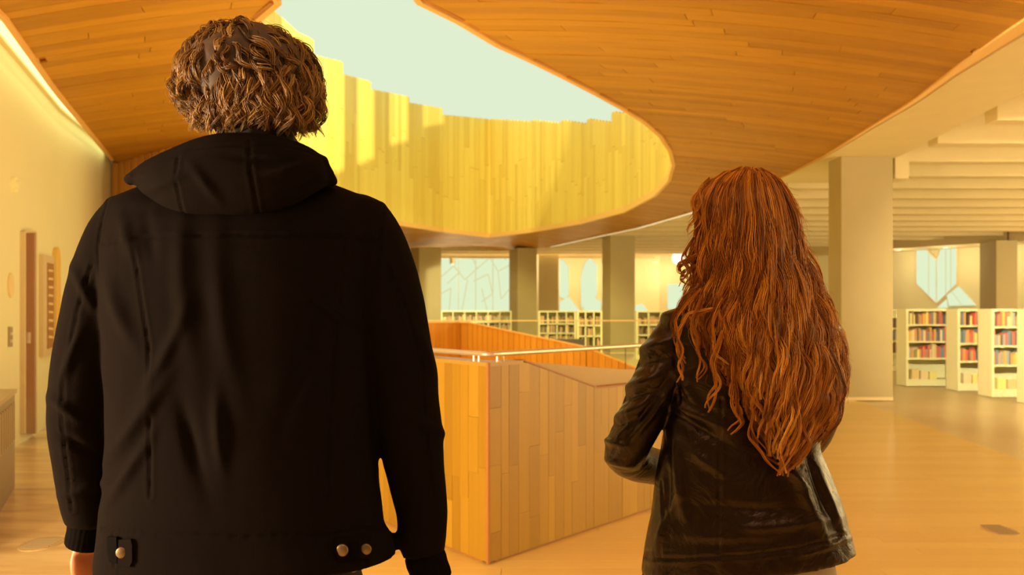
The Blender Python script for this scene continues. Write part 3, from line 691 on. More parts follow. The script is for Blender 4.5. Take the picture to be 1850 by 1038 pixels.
# rail
hr = thing('handrail', 'pale metal handrail on short brackets along the stair guard', 'handrail')
rz = H-83*C0.y/F
pl = [C0+dl*2.5-nL*.02, C0+dl*1.2-nL*.02, C0+dl*.1-nL*.02, C0-(nL+nR)*.02, C0+dr*.1-nR*.02, C0+dr*1.4-nR*.02, C0+dr*2.6-nR*.02]
pth = [(p.x, p.y, rz+.008) for p in pl]; MB().tube(pth, .014, 12).build('rail', 'steel', hr, True)
for d, n, tt in ((dl, nL, .12), (dl, nL, .17), (dl, nL, .7), (dl, nL, .75), (dr, nR, .10), (dr, nR, .15)):
    p = C0+d*tt-n*.02; MB().tube([(p.x, p.y, TOPZ-.004), (p.x, p.y, rz+.002)], .006, 8).build('bracket', 'steel', hr)
g2 = thing('glass_railing', 'clear glass panel under the handrail above the sloping guard', 'glass')
q = faceq(dr, nR, tA*1.3, 2.5, zup(tA*1.3)-.0+.002, rz-.006, zup(2.5)+.002, rz-.006, -.085, -.075)
q = MB()
for t0, t1 in ((tA*1.3, tB), (tB, tD), (tD, 2.5)): s_ = faceq(dr, nR, t0, t1, zup(t0)+.002, rz-.006, zup(t1)+.002, rz-.006, -.090, -.080); q.add(s_.v, s_.f)
q.build('pane', 'glass', g2)
# far side of the stair opening
ig = thing('stair_inner_wall', 'orange timber inner wall of the stair with sloping top', 'guard')
pts = [(700, 583, 10.0), (832, 583, 11.6), (845, 583, 11.5), (1060, 628, 9.7), (1155, 668, 8.9), (1290, 700, 8.4)]
pw = [P(*p) for p in pts]
m_ = MB()
for a, b_ in zip(pw[:-1], pw[1:]): m_.prism([(a[0], a[1]+.02), (b_[0], b_[1]+.02), (b_[0], b_[1]+.14), (a[0], a[1]+.14)], 0, [a[2], b_[2], b_[2], a[2]])
m_.build('core', 'edge', ig)
for a, b_ in zip(pw[:-1], pw[1:]):
    a, b_ = Vector(a), Vector(b_); n = max(1, round((b_-a).length/.11)); d = (b_-a).normalized()
    for k in range(n):
        p, q = a+(b_-a)*k/n+d*.003, a+(b_-a)*(k+1)/n-d*.003
        MB().prism([(p.x, p.y), (q.x, q.y), (q.x, q.y+.02), (p.x, p.y+.02)], 0.005, [p.z, q.z, q.z, p.z]).build('plank', 'inner', ig)
m_ = MB()
for a, b_ in zip(pw[:-1], pw[1:]): m_.prism([(a[0], a[1]-.01), (b_[0], b_[1]-.01), (b_[0], b_[1]+.15), (a[0], a[1]+.15)], [a[2], b_[2], b_[2], a[2]], [a[2]+.015, b_[2]+.015, b_[2]+.015, a[2]+.015])
m_.build('cap_board', 'fascia', ig)
gg = thing('glass_balustrade', 'clear glass balustrade rising above the sloping stair wall', 'glass')
m_ = MB(); rm = MB()
zr = lambda a: H-20*a[1]/F
for a, b_ in zip(pw[2:-1], pw[3:]):
    m_.prism([(a[0], a[1]+.06), (b_[0], b_[1]+.06), (b_[0], b_[1]+.072), (a[0], a[1]+.072)], [a[2]+.016, b_[2]+.016, b_[2]+.016, a[2]+.016], [zr(a), zr(b_), zr(b_), zr(a)])
m_.build('pane', 'glass', gg)
MB().tube([(a[0], a[1]+.066, zr(a)+.006) for a in pw], .007, 6).build('rim', 'frame', gg)
# ---------------------------------------------------------------- people
def remeshed(mb, name, vox, smooth=6, fac=.5):
    o = mb.build(name, None); md = o.modifiers.new('r', 'REMESH'); md.mode = 'VOXEL'; md.voxel_size = vox
    if smooth: s_ = o.modifiers.new('s', 'SMOOTH'); s_.iterations = smooth; s_.factor = fac
    dg = bpy.context.evaluated_depsgraph_get(); me = bpy.data.meshes.new_from_object(o.evaluated_get(dg)); bpy.data.objects.remove(o)
    return me
def arr(me):
    v = np.empty(len(me.vertices)*3); me.vertices.foreach_get('co', v); n = np.empty(len(me.vertices)*3); me.vertices.foreach_get('normal', n)
    return v.reshape(-1, 3), n.reshape(-1, 3)
def put(me, name, mat, parent, v=None):
    if v is not None: me.vertices.foreach_set('co', v.ravel()); me.update()
    me.polygons.foreach_set('use_smooth', [True]*len(me.polygons)); me.materials.clear(); me.materials.append(M[mat]); me.name = name
    o = bpy.data.objects.new(name, me); COL.objects.link(o); o.parent = parent; return o
def bvh_of(me): 
    return BVHTree.FromPolygons([v.co for v in me.vertices], [tuple(p.vertices) for p in me.polygons])
def onsurf(bv, px, py):
    """point of the garment surface seen through a pixel of the photograph"""
    o = Vector((0, 0, H)); d = (Vector(P(px, py, 1))-o).normalized(); h = bv.ray_cast(o, d); return h
def seampts(bv, pts, step=.004):
    out = []
    for (a, b_) in zip(pts[:-1], pts[1:]):
        n = max(2, int(math.hypot(b_[0]-a[0], b_[1]-a[1])/4))
        for k in range(n):
            h = onsurf(bv, a[0]+(b_[0]-a[0])*k/n, a[1]+(b_[1]-a[1])*k/n)
            if h[0]: out.append(h[0])
    return out
from mathutils.kdtree import KDTree
def groove(v, n, lines, bv, w_=.003, depth=.0036, ridge=.0016):
    """stitched seams pressed into the cloth, with a swelling on both sides"""
    pts = [q for l in lines for q in seampts(bv, l)]
    kd = KDTree(len(pts)); [kd.insert(p, i) for i, p in enumerate(pts)]; kd.balance()
    d = np.array([kd.find(p)[2] for p in v])
    return v+n*(-depth*np.exp(-(d/w_)**2)+ridge*np.exp(-((d-w_*2.6)/(w_*1.3))**2))[:, None]
def folds(v, n, items):
    """items: (px, py, dirx, diry, length, width, height, Y) soft ridges in the picture plane, only on near surface"""
    X = v[:, 0]; Z = v[:, 2]; out = np.zeros(len(v))
    sx = X/v[:, 1]*F+CX; sy = CY-(Z-H)/v[:, 1]*F
    for px, py, ang, ln, wd, h in items:
        c, s_ = math.cos(ang), math.sin(ang); a = (sx-px)*c+(sy-py)*s_; b_ = -(sx-px)*s_+(sy-py)*c+.0004*a*a*(1 if wd > 0 else -1)
        out += 1.15*h*np.exp(-(a/ln)**2-(b_/abs(wd))**2)
    out *= (n[:, 1] < .25)
    return v+n*out[:, None]
def fbm(v, scale, seed):
    r = np.random.default_rng(seed); out = np.zeros(len(v)); a = 1
    for o_ in range(4):
        for k in range(4):
            d = r.normal(size=3); d /= np.linalg.norm(d); out += a*np.sin(v@d*scale*(1+.3*r.random())+r.random()*6.28+1.3*np.sin(v@r.normal(size=3)*scale*.5))
        scale *= 1.9; a *= .5
    return out/6
def ring(xl, yl, xr, yr, Yc, db, df, n=56, ex=2.3, sh=0):
    """horizontal section whose silhouette runs from pixel (xl,yl) to (xr,yr); db/df depth to back and front"""
    a = Vector(P(xl, yl, Yc)); b_ = Vector(P(xr, yr, Yc)); c = (a+b_)/2; h = (b_-a)/2; out = []
    for k in range(n):
        th = 2*math.pi*k/n; ct, st = math.cos(th), math.sin(th)
        u = math.copysign(abs(ct)**(2/ex), ct); w_ = math.copysign(abs(st)**(2/ex), st)
        out.append(c+h*u+Vector((0, (df if w_ > 0 else db)*w_, 0)))
    return out
def sleeve(mb, rows_, n=28, flat=1.0):
    path = [P(r[0], r[1], r[2]) for r in rows_]; 
    # resample smoothly
    pts = [Vector(p) for p in path]; rad = [r[3] for r in rows_]; q = []; rr_ = []
    for i in range(len(pts)-1):
        p0, p1, p2, p3 = pts[max(i-1, 0)], pts[i], pts[i+1], pts[min(i+2, len(pts)-1)]
        for k in range(4):
            t = k/4; q.append(.5*((2*p1)+(p2-p0)*t+(2*p0-5*p1+4*p2-p3)*t*t+(3*p1-p0-3*p2+p3)*t**3)); rr_.append(rad[i]+(rad[i+1]-rad[i])*t)
    q.append(pts[-1]); rr_.append(rad[-1]); mb.tube(q, rr_, n, up=(0, 1, 0), flat=flat)
def head(mb, c, r, yaw, tilt=0):
    R_ = Matrix.Rotation(yaw, 3, 'Z') @ Matrix.Rotation(tilt, 3, 'X')
    def at(x, y, z): return Vector(c)+R_ @ Vector((x, y, z))
    def e(x, y, z, a, b_, d): mb.ball(at(x, y, z), (a, b_, d), rot=R_)
    e(0, 0, .02, r, r*1.22, r*1.18); e(0, .035, -.045, r*.78, r*.80, r*.95); e(0, .085, -.105, .026, .024, .022)   # skull, face, chin
    mb.tube([at(0, .092, .02), at(0, .118, -.032), at(0, .098, -.045)], [.008, .014, .010], 10)                 # nose
    for s_ in (-1, 1):
        e(s_*.03, .085, .022, .017, .012, .009); e(s_*.031, .086, .004, .013, .010, .009); e(s_*.045, .07, -.03, .022, .02, .02)
        e(s_*(r+.004), .0, -.012, .008, .018, .031)                                                             # ear
    e(0, .096, -.066, .024, .010, .006); e(0, .094, -.076, .021, .010, .007)                                      # lips
    return at, R_
def face_parts(at, body, off):
    for s_ in (-1, 1):
        e = MB().ball(at(s_*.030, .089, .012), (.0115, .0105, .0058)).build('eye', 'eyew', body, True); MB().ball(at(s_*.030, .0965, .012), (.0050, .004, .0048)).build('iris', 'iris', e, True)
        MB().tube([at(s_*.014, .099, .030), at(s_*.030, .101, .035), at(s_*.048, .088, .030)], [.003, .004, .002], 8).build('eyebrow', 'scalpm', body, True)
    MB().tube([at(-.024, .097, -.070), at(0, .107, -.069), at(.024, .097, -.070)], [.003, .006, .003], 8).build('lips', 'lip', body, True)
def hand(mb, w_, d, palm_n, side, curl=1.0, sc=1.0):
    """wrist point, finger direction, palm normal, thumb side vector; five curled fingers"""
    w_, d, pn, sd = Vector(w_), Vector(d).normalized(), Vector(palm_n).normalized(), Vector(side).normalized()
    pc = w_+d*.05*sc; rot = Matrix((sd, d, pn)).transposed()
    mb.ball(pc, (.041*sc, .054*sc, .017*sc), rot=rot); mb.tube([w_-d*.02, w_+d*.02], [.025*sc, .026*sc], 14)
    for i, (off, ln) in enumerate(((.030, .074), (.010, .082), (-.010, .076), (-.029, .060))):
        p = w_+d*.088*sc+sd*off*sc; a = 0; dirn = Vector(d); pts = [p-d*.03*sc, p]
        for k, f in enumerate((.44, .32, .24)):
            a += (.55, .75, .5)[k]*curl; dirn = (d*math.cos(a)+pn*math.sin(a)); p = p+dirn*ln*f*sc; pts.append(Vector(p))
        mb.tube(pts, [.0095*sc, .0095*sc, .0088*sc, .008*sc, .0062*sc], 10)
    p = w_+d*.03*sc+sd*.034*sc; q = p+(d*.6+sd*.6+pn*.35)*.036*sc; r_ = q+(d*.85+pn*.5)*.03*sc
    mb.tube([w_+d*.015*sc+sd*.015*sc, p, q, r_], [.015*sc, .013*sc, .011*sc, .008*sc], 10)
def strands(name, mat, parent, C, R0, per=1):
    """C (S,K,3) centre lines -> 3-sided tapered tubes in one mesh; R0 (S,K) radii"""
    S, K, _ = C.shape; T = np.gradient(C, axis=1); T /= np.linalg.norm(T, axis=2, keepdims=True)+1e-9
    up = np.array([.13, -.8, .45]); A = np.cross(T, up); A /= np.linalg.norm(A, axis=2, keepdims=True)+1e-9; B = np.cross(A, T)
    V = np.empty((S, K, 3, 3))
    for j in range(3):
        th = 2*math.pi*j/3+.5; V[:, :, j] = C+R0[..., None]*(A*math.cos(th)+B*math.sin(th))
    base = (np.arange(S)*K*3)[:, None, None]+(np.arange(K-1)*3)[None, :, None]; j = np.arange(3)[None, None]; j2 = (j+1) % 3
    Fq = np.stack([base+j, base+j2, base+3+j2, base+3+j], -1).reshape(-1, 4)
    me = bpy.data.meshes.new(name); nv = S*K*3; me.vertices.add(nv); me.vertices.foreach_set('co', V.ravel())
    me.loops.add(len(Fq)*4); me.loops.foreach_set('vertex_index', Fq.ravel().astype(np.int32)); me.polygons.add(len(Fq))
    me.polygons.foreach_set('loop_start', np.arange(len(Fq), dtype=np.int32)*4); me.polygons.foreach_set('use_smooth', np.ones(len(Fq), bool)); me.update(calc_edges=True); me.validate()
    rt = np.random.default_rng(S); ng = (S+per-1)//per; tone = np.repeat(rt.random(ng), per)[:S]*.72+rt.random(S)*.28
    at = me.attributes.new('tone', 'FLOAT', 'POINT'); at.data.foreach_set('value', (np.clip(tone[:, None, None]*np.linspace(.78, 1.12, K)[None, :, None]+np.zeros((1, 1, 3)), 0, 1)).ravel().astype(np.float32))
    me.materials.append(M[mat]); o = bpy.data.objects.new(name, me); COL.objects.link(o); o.parent = parent; return stuff(o)
def clump(center, n, spread, seed, r0, taper=.15, frizz=.0012):
    """center (K,3): bundle of n strands round a lock's centre line, closing to a point"""
    r = np.random.default_rng(seed); K = len(center); t = np.linspace(0, 1, K)
    T = np.gradient(center, axis=0); T /= np.linalg.norm(T, axis=1, keepdims=True)+1e-9
    A = np.cross(T, [0.2, -.9, .4]); A /= np.linalg.norm(A, axis=1, keepdims=True)+1e-9; B = np.cross(A, T)
    env = (np.sin(np.pi*np.clip(t*.85+.10, 0, 1))**.6)*(1-t**4*.75); out = []
    for k in range(n):
        a = r.random()*6.28; rr_ = math.sqrt(r.random())*spread; ph = r.random()*6.28; tw = r.uniform(-1.5, 1.5)
        ca, sa = np.cos(a+tw*t), np.sin(a+tw*t)
        out.append(center+(A*ca[:, None]+B*sa[:, None])*(rr_*env)[:, None]+A*(frizz*np.sin(9*t+ph))[:, None]+B*(frizz*np.cos(7*t+ph*2))[:, None])
    C = np.array(out); R0 = np.tile(r0*(1-t**2*(1-taper)), (n, 1))*r.uniform(.7, 1.3, (n, 1)); return C, R0

def build_man():
    YC = 1.70
    man = thing('person', 'person in black hooded jacket seen from behind, standing left, curly light brown hair', 'person', None, (-.45, YC, 0))
    off = Vector((.45, -YC, 0))
    mb = MB(); hc = P(455, 158, YC+.005)
    at_, _r = head(mb, hc, .078, -.18); mb.tube([P(450, 330, YC+.01), P(451, 250, YC), P(453, 190, YC)], [.068, .060, .062], 20)
    mb.loft([ring(*r) for r in [(250, 1060, 650, 1060, YC, .11, .11), (255, 950, 645, 950, YC, .10, .11), (250, 700, 635, 700, YC, .10, .12), (235, 480, 650, 480, YC, .10, .11), (240, 400, 645, 400, YC, .09, .09), (330, 335, 570, 335, YC, .065, .065), (400, 290, 500, 290, YC, .05, .05)]])
    hp = P(250, 1060, YC)[2]
    for s_, x in ((-1, 345), (1, 550)):
        X = P(x, 1000, YC)[0]; mb.tube([(X, YC, hp+.05), (X, YC, .5), (X-.01*s_, YC-.01, .08)], [.095, .062, .045], 18); mb.ball((X, YC+.06, .045), (.042, .12, .04))
    for row in ([(240, 420, YC, .045), (165, 620, YC+.01, .042), (148, 760, YC+.02, .038), (158, 930, YC+.045, .026), (155, 985, YC+.05, .024)], [(655, 420, YC, .045), (712, 620, YC+.01, .042), (735, 760, YC+.02, .038), (756, 930, YC+.04, .029), (780, 1040, YC+.05, .026)]): sleeve(mb, row, 16)
    hand(mb, P(153, 975, YC+.05), (.12, .05, -1), (.88, -.42, .1), (.43, .88, .1), 1.45, .96)
    hand(mb, P(780, 1042, YC+.05), (-.05, .25, -.95), (-.9, .2, 0), (.0, 1, 0), .8, .95)
    body = put(remeshed(mb, 'body', .0055, 3), 'body', 'skin', man); body.location = off; face_parts(at_, body, off)
    # trousers and shoes
    mb = MB(); mb.loft([ring(*r) for r in [(255, 1010, 645, 1010, YC, .115, .115), (240, 1090, 660, 1090, YC, .125, .12), (250, 1160, 650, 1160, YC, .11, .11)]])
    for s_, x in ((-1, 345), (1, 555)):
        X = P(x, 1000, YC)[0]; mb.tube([(X, YC, hp+.02), (X, YC, .5), (X-.01*s_, YC-.01, .06)], [.105, .078, .066], 20)
    tr = put(remeshed(mb, 'trousers', .009, 4), 'trousers', 'trous', man); tr.location = off
    for s_, x in ((-1, 345), (1, 555)):
        X = P(x, 1000, YC)[0]; m_ = MB(); m_.ball((X, YC+.09, .035), (.052, .13, .035)); m_.ball((X, YC-.02, .055), (.046, .07, .052)); o = put(remeshed(m_, 'shoe', .006, 3), 'shoe', 'shoe', man); o.location = off
    # jacket
    T = [(1040, 178, 716, .135, .13), (1015, 176, 716, .135, .13), (985, 179, 711, .132, .13), (950, 184, 696, .13, .13), (880, 194, 685, .13, .135), (800, 198, 679, .128, .135), (700, 197, 681, .13, .135), (600, 192, 680, .135, .135), (520, 186, 682, .14, .135), (450, 184, 690, .135, .125), (400, 186, 698, .122, .11), (370, 191, 701, .105, .095), (358, 196, 697, .09, .085), (344, 232, 655, .078, .078), (325, 285, 603, .070, .072), (300, 330, 565, .064, .068), (272, 372, 530, .058, .06), (250, 395, 512, .05, .055)]
    mb = MB(); mb.loft([ring(l, y+(4 if y < 500 else 0), r, y+(8 if y < 380 else (-.42*(y-950) if y > 950 else 0)), YC, b_, f_) for y, l, r, b_, f_ in T])
    Ls = [(262, 405, YC, .060), (238, 412, YC, .066), (212, 455, YC, .066), (186, 530, YC+.005, .066), (167, 610, YC+.01, .064), (154, 700, YC+.015, .063), (149, 765, YC+.02, .062), (152, 830, YC+.03, .057), (160, 900, YC+.04, .052), (165, 938, YC+.045, .047), (165, 952, YC+.045, .036)]
    Rs = [(630, 405, YC, .060), (655, 418, YC, .066), (681, 470, YC, .067), (702, 550, YC+.005, .068), (717, 630, YC+.01, .066), (730, 710, YC+.015, .064), (742, 790, YC+.02, .061), (752, 860, YC+.03, .055), (761, 920, YC+.04, .050), (762, 970, YC+.045, .047), (766, 1002, YC+.045, .040)]
    sleeve(mb, Ls); sleeve(mb, Rs)
    me = remeshed(mb, 'jacket', .0045, 7); bv = bvh_of(me); v, n = arr(me)
    v = v+n*(fbm(v, 16, 5)*.0035)[:, None]
    v = folds(v, n, [(215, 560, 1.2, 60, 14, .010), (300, 640, -1.1, 90, 12, .007), (250, 760, -.95, 90, 13, .009), (235, 850, -1.0, 70, 10, .007), (330, 520, 1.5, 120, 18, .007), (400, 560, 1.45, 130, 20, .006), (345, 800, 1.3, 70, 14, -.008), (395, 780, 1.5, 60, 12, .008), (560, 620, -1.3, 110, 15, -.006), (620, 800, -1.3, 70, 12, .006), (600, 560, .5, 50, 9, .005), (130, 640, -1.2, 50, 9, .006), (150, 520, 1.1, 45, 9, .006), (120, 740, .6, 35, 9, .007), (135, 800, .5, 35, 9, -.006), (160, 880, -.3, 40, 9, .006), (770, 640, 1.2, 50, 10, .006), (775, 770, .5, 40, 9, .006), (230, 430, 1.3, 40, 12, .006), (270, 430, 1.4, 40, 12, -.004)])
    lines = [[(182, 440), (260, 428), (440, 424), (620, 428), (684, 440)], [(240, 432), (252, 520), (268, 620), (272, 720), (270, 900)], [(622, 432), (610, 560), (600, 680), (594, 780), (592, 905)],
             [(196, 356), (184, 400), (178, 450), (180, 500)], [(697, 362), (688, 410), (684, 460), (680, 520)], [(183, 955), (300, 966), (450, 968), (600, 962), (704, 950)],
             [(165, 480), (140, 560), (125, 640), (114, 700), (112, 770), (122, 850), (130, 925)], [(700, 480), (735, 560), (762, 660), (768, 760), (778, 850), (790, 930)],
             [(203, 968), (205, 1025)], [(655, 965), (664, 1020)]]
    v = groove(v, n, lines, bv, .0028, .0032, .0010)
    jk = put(me, 'jacket', 'fabric', man, v); jk.location = off; bv = bvh_of(me)
    # hood: pouch lying on the back
    top = [(233, 320), (262, 297), (300, 278), (345, 258), (395, 244), (450, 242), (505, 250), (550, 264), (585, 288), (602, 325)]
    bot = [(233, 322), (262, 350), (298, 378), (335, 399), (380, 402), (440, 401), (500, 386), (540, 366), (575, 346), (602, 329)]
    U_ = 48; V_ = 22; rows_ = []; tt = np.linspace(0, 1, U_)
    ti = np.linspace(0, 1, len(top)); X0 = np.interp(tt, ti, [p[0] for p in top]); Z0 = np.interp(tt, ti, [p[1] for p in top]); X1 = np.interp(tt, ti, [p[0] for p in bot]); Z1 = np.interp(tt, ti, [p[1] for p in bot])
    ker = np.array([1, 2, 3, 2, 1])/9
    for A_ in (X0, Z0, X1, Z1): A_[2:-2] = np.convolve(A_, ker, 'valid')
    hb = MB(); rings_ = []
    for i in range(U_):
        u = tt[i]*2-1; r_ = []; bul = .085*(1-abs(u)**2.2)**.7+.006
        # closed section: outer (back) bulge from top rim down to the bottom, then inner side back up
        for k in range(V_):
            a = k/(V_-1); px = X0[i]+(X1[i]-X0[i])*a; py = Z0[i]+(Z1[i]-Z0[i])*a
            yy_ = YC-.050-.055*(1-u*u)**.5-bul*(math.sin(math.pi*min(1, (a*.93+.05))**.75)**.8)*.62
            r_.append(P(px, py, yy_))
        for k in range(V_):
            a = 1-k/(V_-1); px = X0[i]+(X1[i]-X0[i])*a; py = Z0[i]+(Z1[i]-Z0[i])*a-2
            r_.append(P(px, py+6*(1-a), YC-.010-.055*(1-u*u)**.5+.015*math.sin(math.pi*a)))
        rings_.append(r_)
    hb.loft(rings_); hpths = [Vector(P(x, z+5, YC-.055-.058*(1-(2*t-1)**2)**.5)) for x, z, t in zip(X0, Z0, tt)]
    hb.tube(hpths, [.010]*len(hpths), 10)
    hm = remeshed(hb, 'hood', .004, 6); hbv = bvh_of(hm); hv, hn = arr(hm)
    hv = hv+hn*(fbm(hv, 22, 9)*.0022)[:, None]
    hv = folds(hv, hn, [(540, 300, -.25, 50, 7, .008), (480, 290, .1, 60, 8, -.005), (370, 330, .9, 40, 9, .004), (560, 330, -.5, 40, 8, -.005), (300, 330, -.4, 40, 9, .004)])
    hv = groove(hv, hn, [[(322, 278), (318, 320), (325, 360), (334, 396)], [(450, 256), (452, 300), (462, 360), (468, 392)], [(240, 316), (300, 288), (350, 268), (400, 262), (450, 262), (510, 264), (560, 276), (592, 300)]], hbv, .0026, .0022, .0009)
    hd = put(hm, 'hood', 'fabric', jk, hv)
    # inner collar standing round the neck
    cb = MB(); pth = [P(392, 262, YC-.03), P(402, 250, YC-.062), P(430, 242, YC-.082), (P(455, 240, YC-.088)), P(490, 243, YC-.082), P(520, 252, YC-.06), P(532, 266, YC-.02)]
    cb.tube(pth, [.010, .012, .013, .013, .013, .012, .010], 10, flat=1.6); put(remeshed(cb, 'collar', .004, 3), 'collar', 'shirt', jk)
    # cuffs
    for rw in ([(162, 938, YC+.045, .036), (157, 962, YC+.047, .0355), (153, 985, YC+.05, .0345)], [(765, 996, YC+.045, .038), (773, 1020, YC+.047, .037), (782, 1048, YC+.05, .036)]):
        c_m = MB(); p = [Vector(P(*r[:3])) for r in rw]; d = (p[2]-p[0]).normalized(); a = d.cross(Vector((0, 1, 0))).normalized(); b_ = a.cross(d); n = 96; vv = []; ff = []
        prof = [(0, .92), (.1, 1.0), (.3, 1.03), (.5, 1.0), (.75, 1.02), (.93, 1.0), (1, .93), (1, .78), (.6, .76)]
        for s_, k in prof:
            for j in range(n): th = 2*math.pi*j/n; rr_ = rw[0][3]*k*(1+.018*(j % 4 < 2)); vv.append(p[0]+(p[2]-p[0])*s_+a*rr_*math.cos(th)+b_*rr_*math.sin(th))
        for i in range(len(prof)-1): ff += [(i*n+j, i*n+(j+1) % n, (i+1)*n+(j+1) % n, (i+1)*n+j) for j in range(n)]
        add_mesh('cuff', vv, ff, 'rib', jk, True)
    # waist adjuster tabs with snaps at the hem
    def slabon(poly, th, nm, mat):
        c = (sum(q[0] for q in poly)/len(poly), sum(q[1] for q in poly)/len(poly)); h = onsurf(bv, *c); pts = []
        for q in poly:
            hh = onsurf(bv, *q); pts.append((hh[0] if hh[0] else h[0])+Vector((0, -.0015, 0)))
        k = len(pts); vv = [p+Vector((0, .003, 0)) for p in pts]+[p-Vector((0, th, 0)) for p in pts]
        return add_mesh(nm, vv, [tuple(range(k)), tuple(range(k, 2*k))[::-1]]+[(i, i+k, (i+1) % k+k, (i+1) % k) for i in range(k)], mat, jk)
    slabon([(207, 974), (238, 972), (241, 982), (241, 1012), (236, 1022), (212, 1020), (208, 1000)], .004, 'tab', 'fabric')
    slabon([(609, 972), (668, 970), (670, 986), (668, 1006), (612, 1010), (604, 992)], .004, 'tab', 'fabric')
    slabon([(196, 968), (213, 968), (214, 1016), (200, 1014), (195, 995)], .005, 'tab_shadow_slot', 'rib')
    slabon([(634, 975), (648, 975), (650, 1008), (636, 1008)], .006, 'tab_loop', 'rib')
    for px, py, r_ in ((222, 996, .0098), (619, 992, .011), (662, 990, .010)):
        h = onsurf(bv, px, py)
        if h[0]:
            m_ = MB(); p = h[0]; vs_ = [p+Vector((0, -.003, 0)), p+Vector((0, -.0075, 0)), p+Vector((0, -.009, 0))]; m_.tube(vs_, [r_, r_, r_*.75], 20); m_.build('snap_button', 'snap', jk, True)
    # hair
    hcx, hcy, hcz = P(455, 150, YC); r = np.random.default_rng(11); Cs = []; Rs_ = []
    sb = MB(); sb.ball((hcx-.001, hcy-.028, hcz+.003), (.116, .092, .097)); sb.ball((hcx, hcy+.005, hcz+.036), (.100, .098, .050)); sb.ball((hcx-.045, hcy-.0, hcz-.042), (.066, .065, .048)); sb.ball((hcx+.055, hcy-.01, hcz-.05), (.070, .075, .045)); sb.ball((hcx, hcy-.055, hcz-.04), (.07, .05, .06))
    sm = remeshed(sb, 'hair_mass', .006, 4); sv, sn = arr(sm); sv = sv+sn*(fbm(sv, 60, 3)*.006)[:, None]; hm_ = put(sm, 'hair', 'scalpm', man, sv); hm_.location = off
    NL = 700; K = 16
    # silhouette radius by polar angle (pixels from centre, y up)
    ang = np.radians([-95, -70, -50, -30, -15, 0, 30, 50, 70, 90, 110, 130, 150, 165, 180, 195, 210, 225, 245, 265])
    rad = np.array([88, 98, 132, 143, 143, 127, 114, 104, 101, 106, 109, 117, 122, 127, 134, 140, 135, 124, 100, 88])/970.
    for i in range(NL):
        # root over the whole scalp but face
        while True:
            d = r.normal(size=3)
            if i % 4 == 0: d = np.array([r.uniform(-.8, .8), r.uniform(-.7, .45), 1.0])
            d /= np.linalg.norm(d)
            if (d[1] < .25 or d[2] > .45) and d[2] > -.62: break
        th0 = math.atan2(d[2], d[0]); ph = math.asin(-d[1])       # back facing positive
        ln = r.uniform(.35, .75)*(1.1 if d[2] > .3 else .75); t = np.linspace(0, 1, K)
        # path slides down over the surface
        side = math.copysign(1, d[0]) if abs(d[0]) > .15 else r.choice([-1, 1])
        drift = r.normal()*.28
        P3 = d[None]+np.outer(t*ln, np.array([side*.25+drift, -.18*abs(d[1])-(.9 if d[1] > .1 else 0)+r.normal()*.12, -1.0])); P3 /= np.linalg.norm(P3, axis=1, keepdims=True)
        aa = np.arctan2(P3[:, 2], P3[:, 0]); aa = np.where(aa < np.radians(-95), aa+2*np.pi, aa); Rr = np.interp(aa, ang, rad)
        inpl = np.sqrt(P3[:, 0]**2+P3[:, 2]**2); back = .128; lay = r.uniform(.86, 1.0)*(1 if r.random() < .85 else 1.04)
        q = np.stack([P3[:, 0]*Rr, P3[:, 1]*back*(1-.1*(P3[:, 2] < -.3)), P3[:, 2]*Rr], 1)*(lay*(.90+.10*np.sin(np.pi*np.minimum(t*1.1, 1)))+.05*t**2*r.uniform(-.6, 1))[:, None]
        am = r.uniform(.004, .016)*(.3+.7*t); fq = r.uniform(5, 11); p0 = r.random()*6.28
        nrm = P3; tg = np.gradient(q, axis=0); tg /= np.linalg.norm(tg, axis=1, keepdims=True)+1e-9; bn = np.cross(nrm, tg); bn /= np.linalg.norm(bn, axis=1, keepdims=True)+1e-9
        q = q+bn*(am*np.sin(fq*t+p0))[:, None]+nrm*(am*.7*np.cos(fq*t+p0))[:, None]
        q += np.array([hcx, hcy, hcz]); c, r0 = clump(q, 13, r.uniform(.0035, .0075), 1000+i, .00085); Cs.append(c); Rs_.append(r0)
    hs = strands('curl', 'hairm', hm_, np.concatenate(Cs), np.concatenate(Rs_), 13); 
    # nape locks over the collar and flyaways
    Cs = []; Rs_ = []
    for i in range(190):
        u = r.uniform(-1, 1); K2 = 14; t = np.linspace(0, 1, K2); x0 = 458+u*(122 if u > 0 else 110); x1 = 458+u*(118 if u > 0 else 104)+r.normal()*9; y0 = r.uniform(115, 185); y1 = 246-14*u*u*(.6 if u > 0 else 1.4)+r.normal()*6-(0 if abs(u) > .35 else 14)
        cl_ = np.array([P(x0+(x1-x0)*a+11*math.sin((4+i % 5)*a+i), y0+(y1-y0)*a, YC-.118-.012*math.sin(3*a)+.05*abs(u)**2+.030*a*a+.004*math.sin(i*3+6*a)) for a in t])
        c, r0 = clump(cl_, 11, .0055, 5000+i, .0008); Cs.append(c); Rs_.append(r0)
    strands('nape_lock', 'hairm', hm_, np.concatenate(Cs), np.concatenate(Rs_), 11)
    Cs = []
    for i in range(260):
        a0 = r.uniform(-.7, 3.9); K2 = 12; t = np.linspace(0, 1, K2); a_ = a0+t*r.uniform(-.5, .5); Rr = np.interp(a_, ang, rad)*(.93+t*r.uniform(.03, .12))
        Cs.append(np.stack([hcx+Rr*np.cos(a_), hcy+.02*np.sin(3*t+i)-.03*r.random()+0*t, hcz+Rr*np.sin(a_)], 1))
    C = np.array(Cs); strands('flyaway', 'hairm', hm_, C, np.tile(np.linspace(.0006, .0002, 12), (len(C), 1)))
    return man

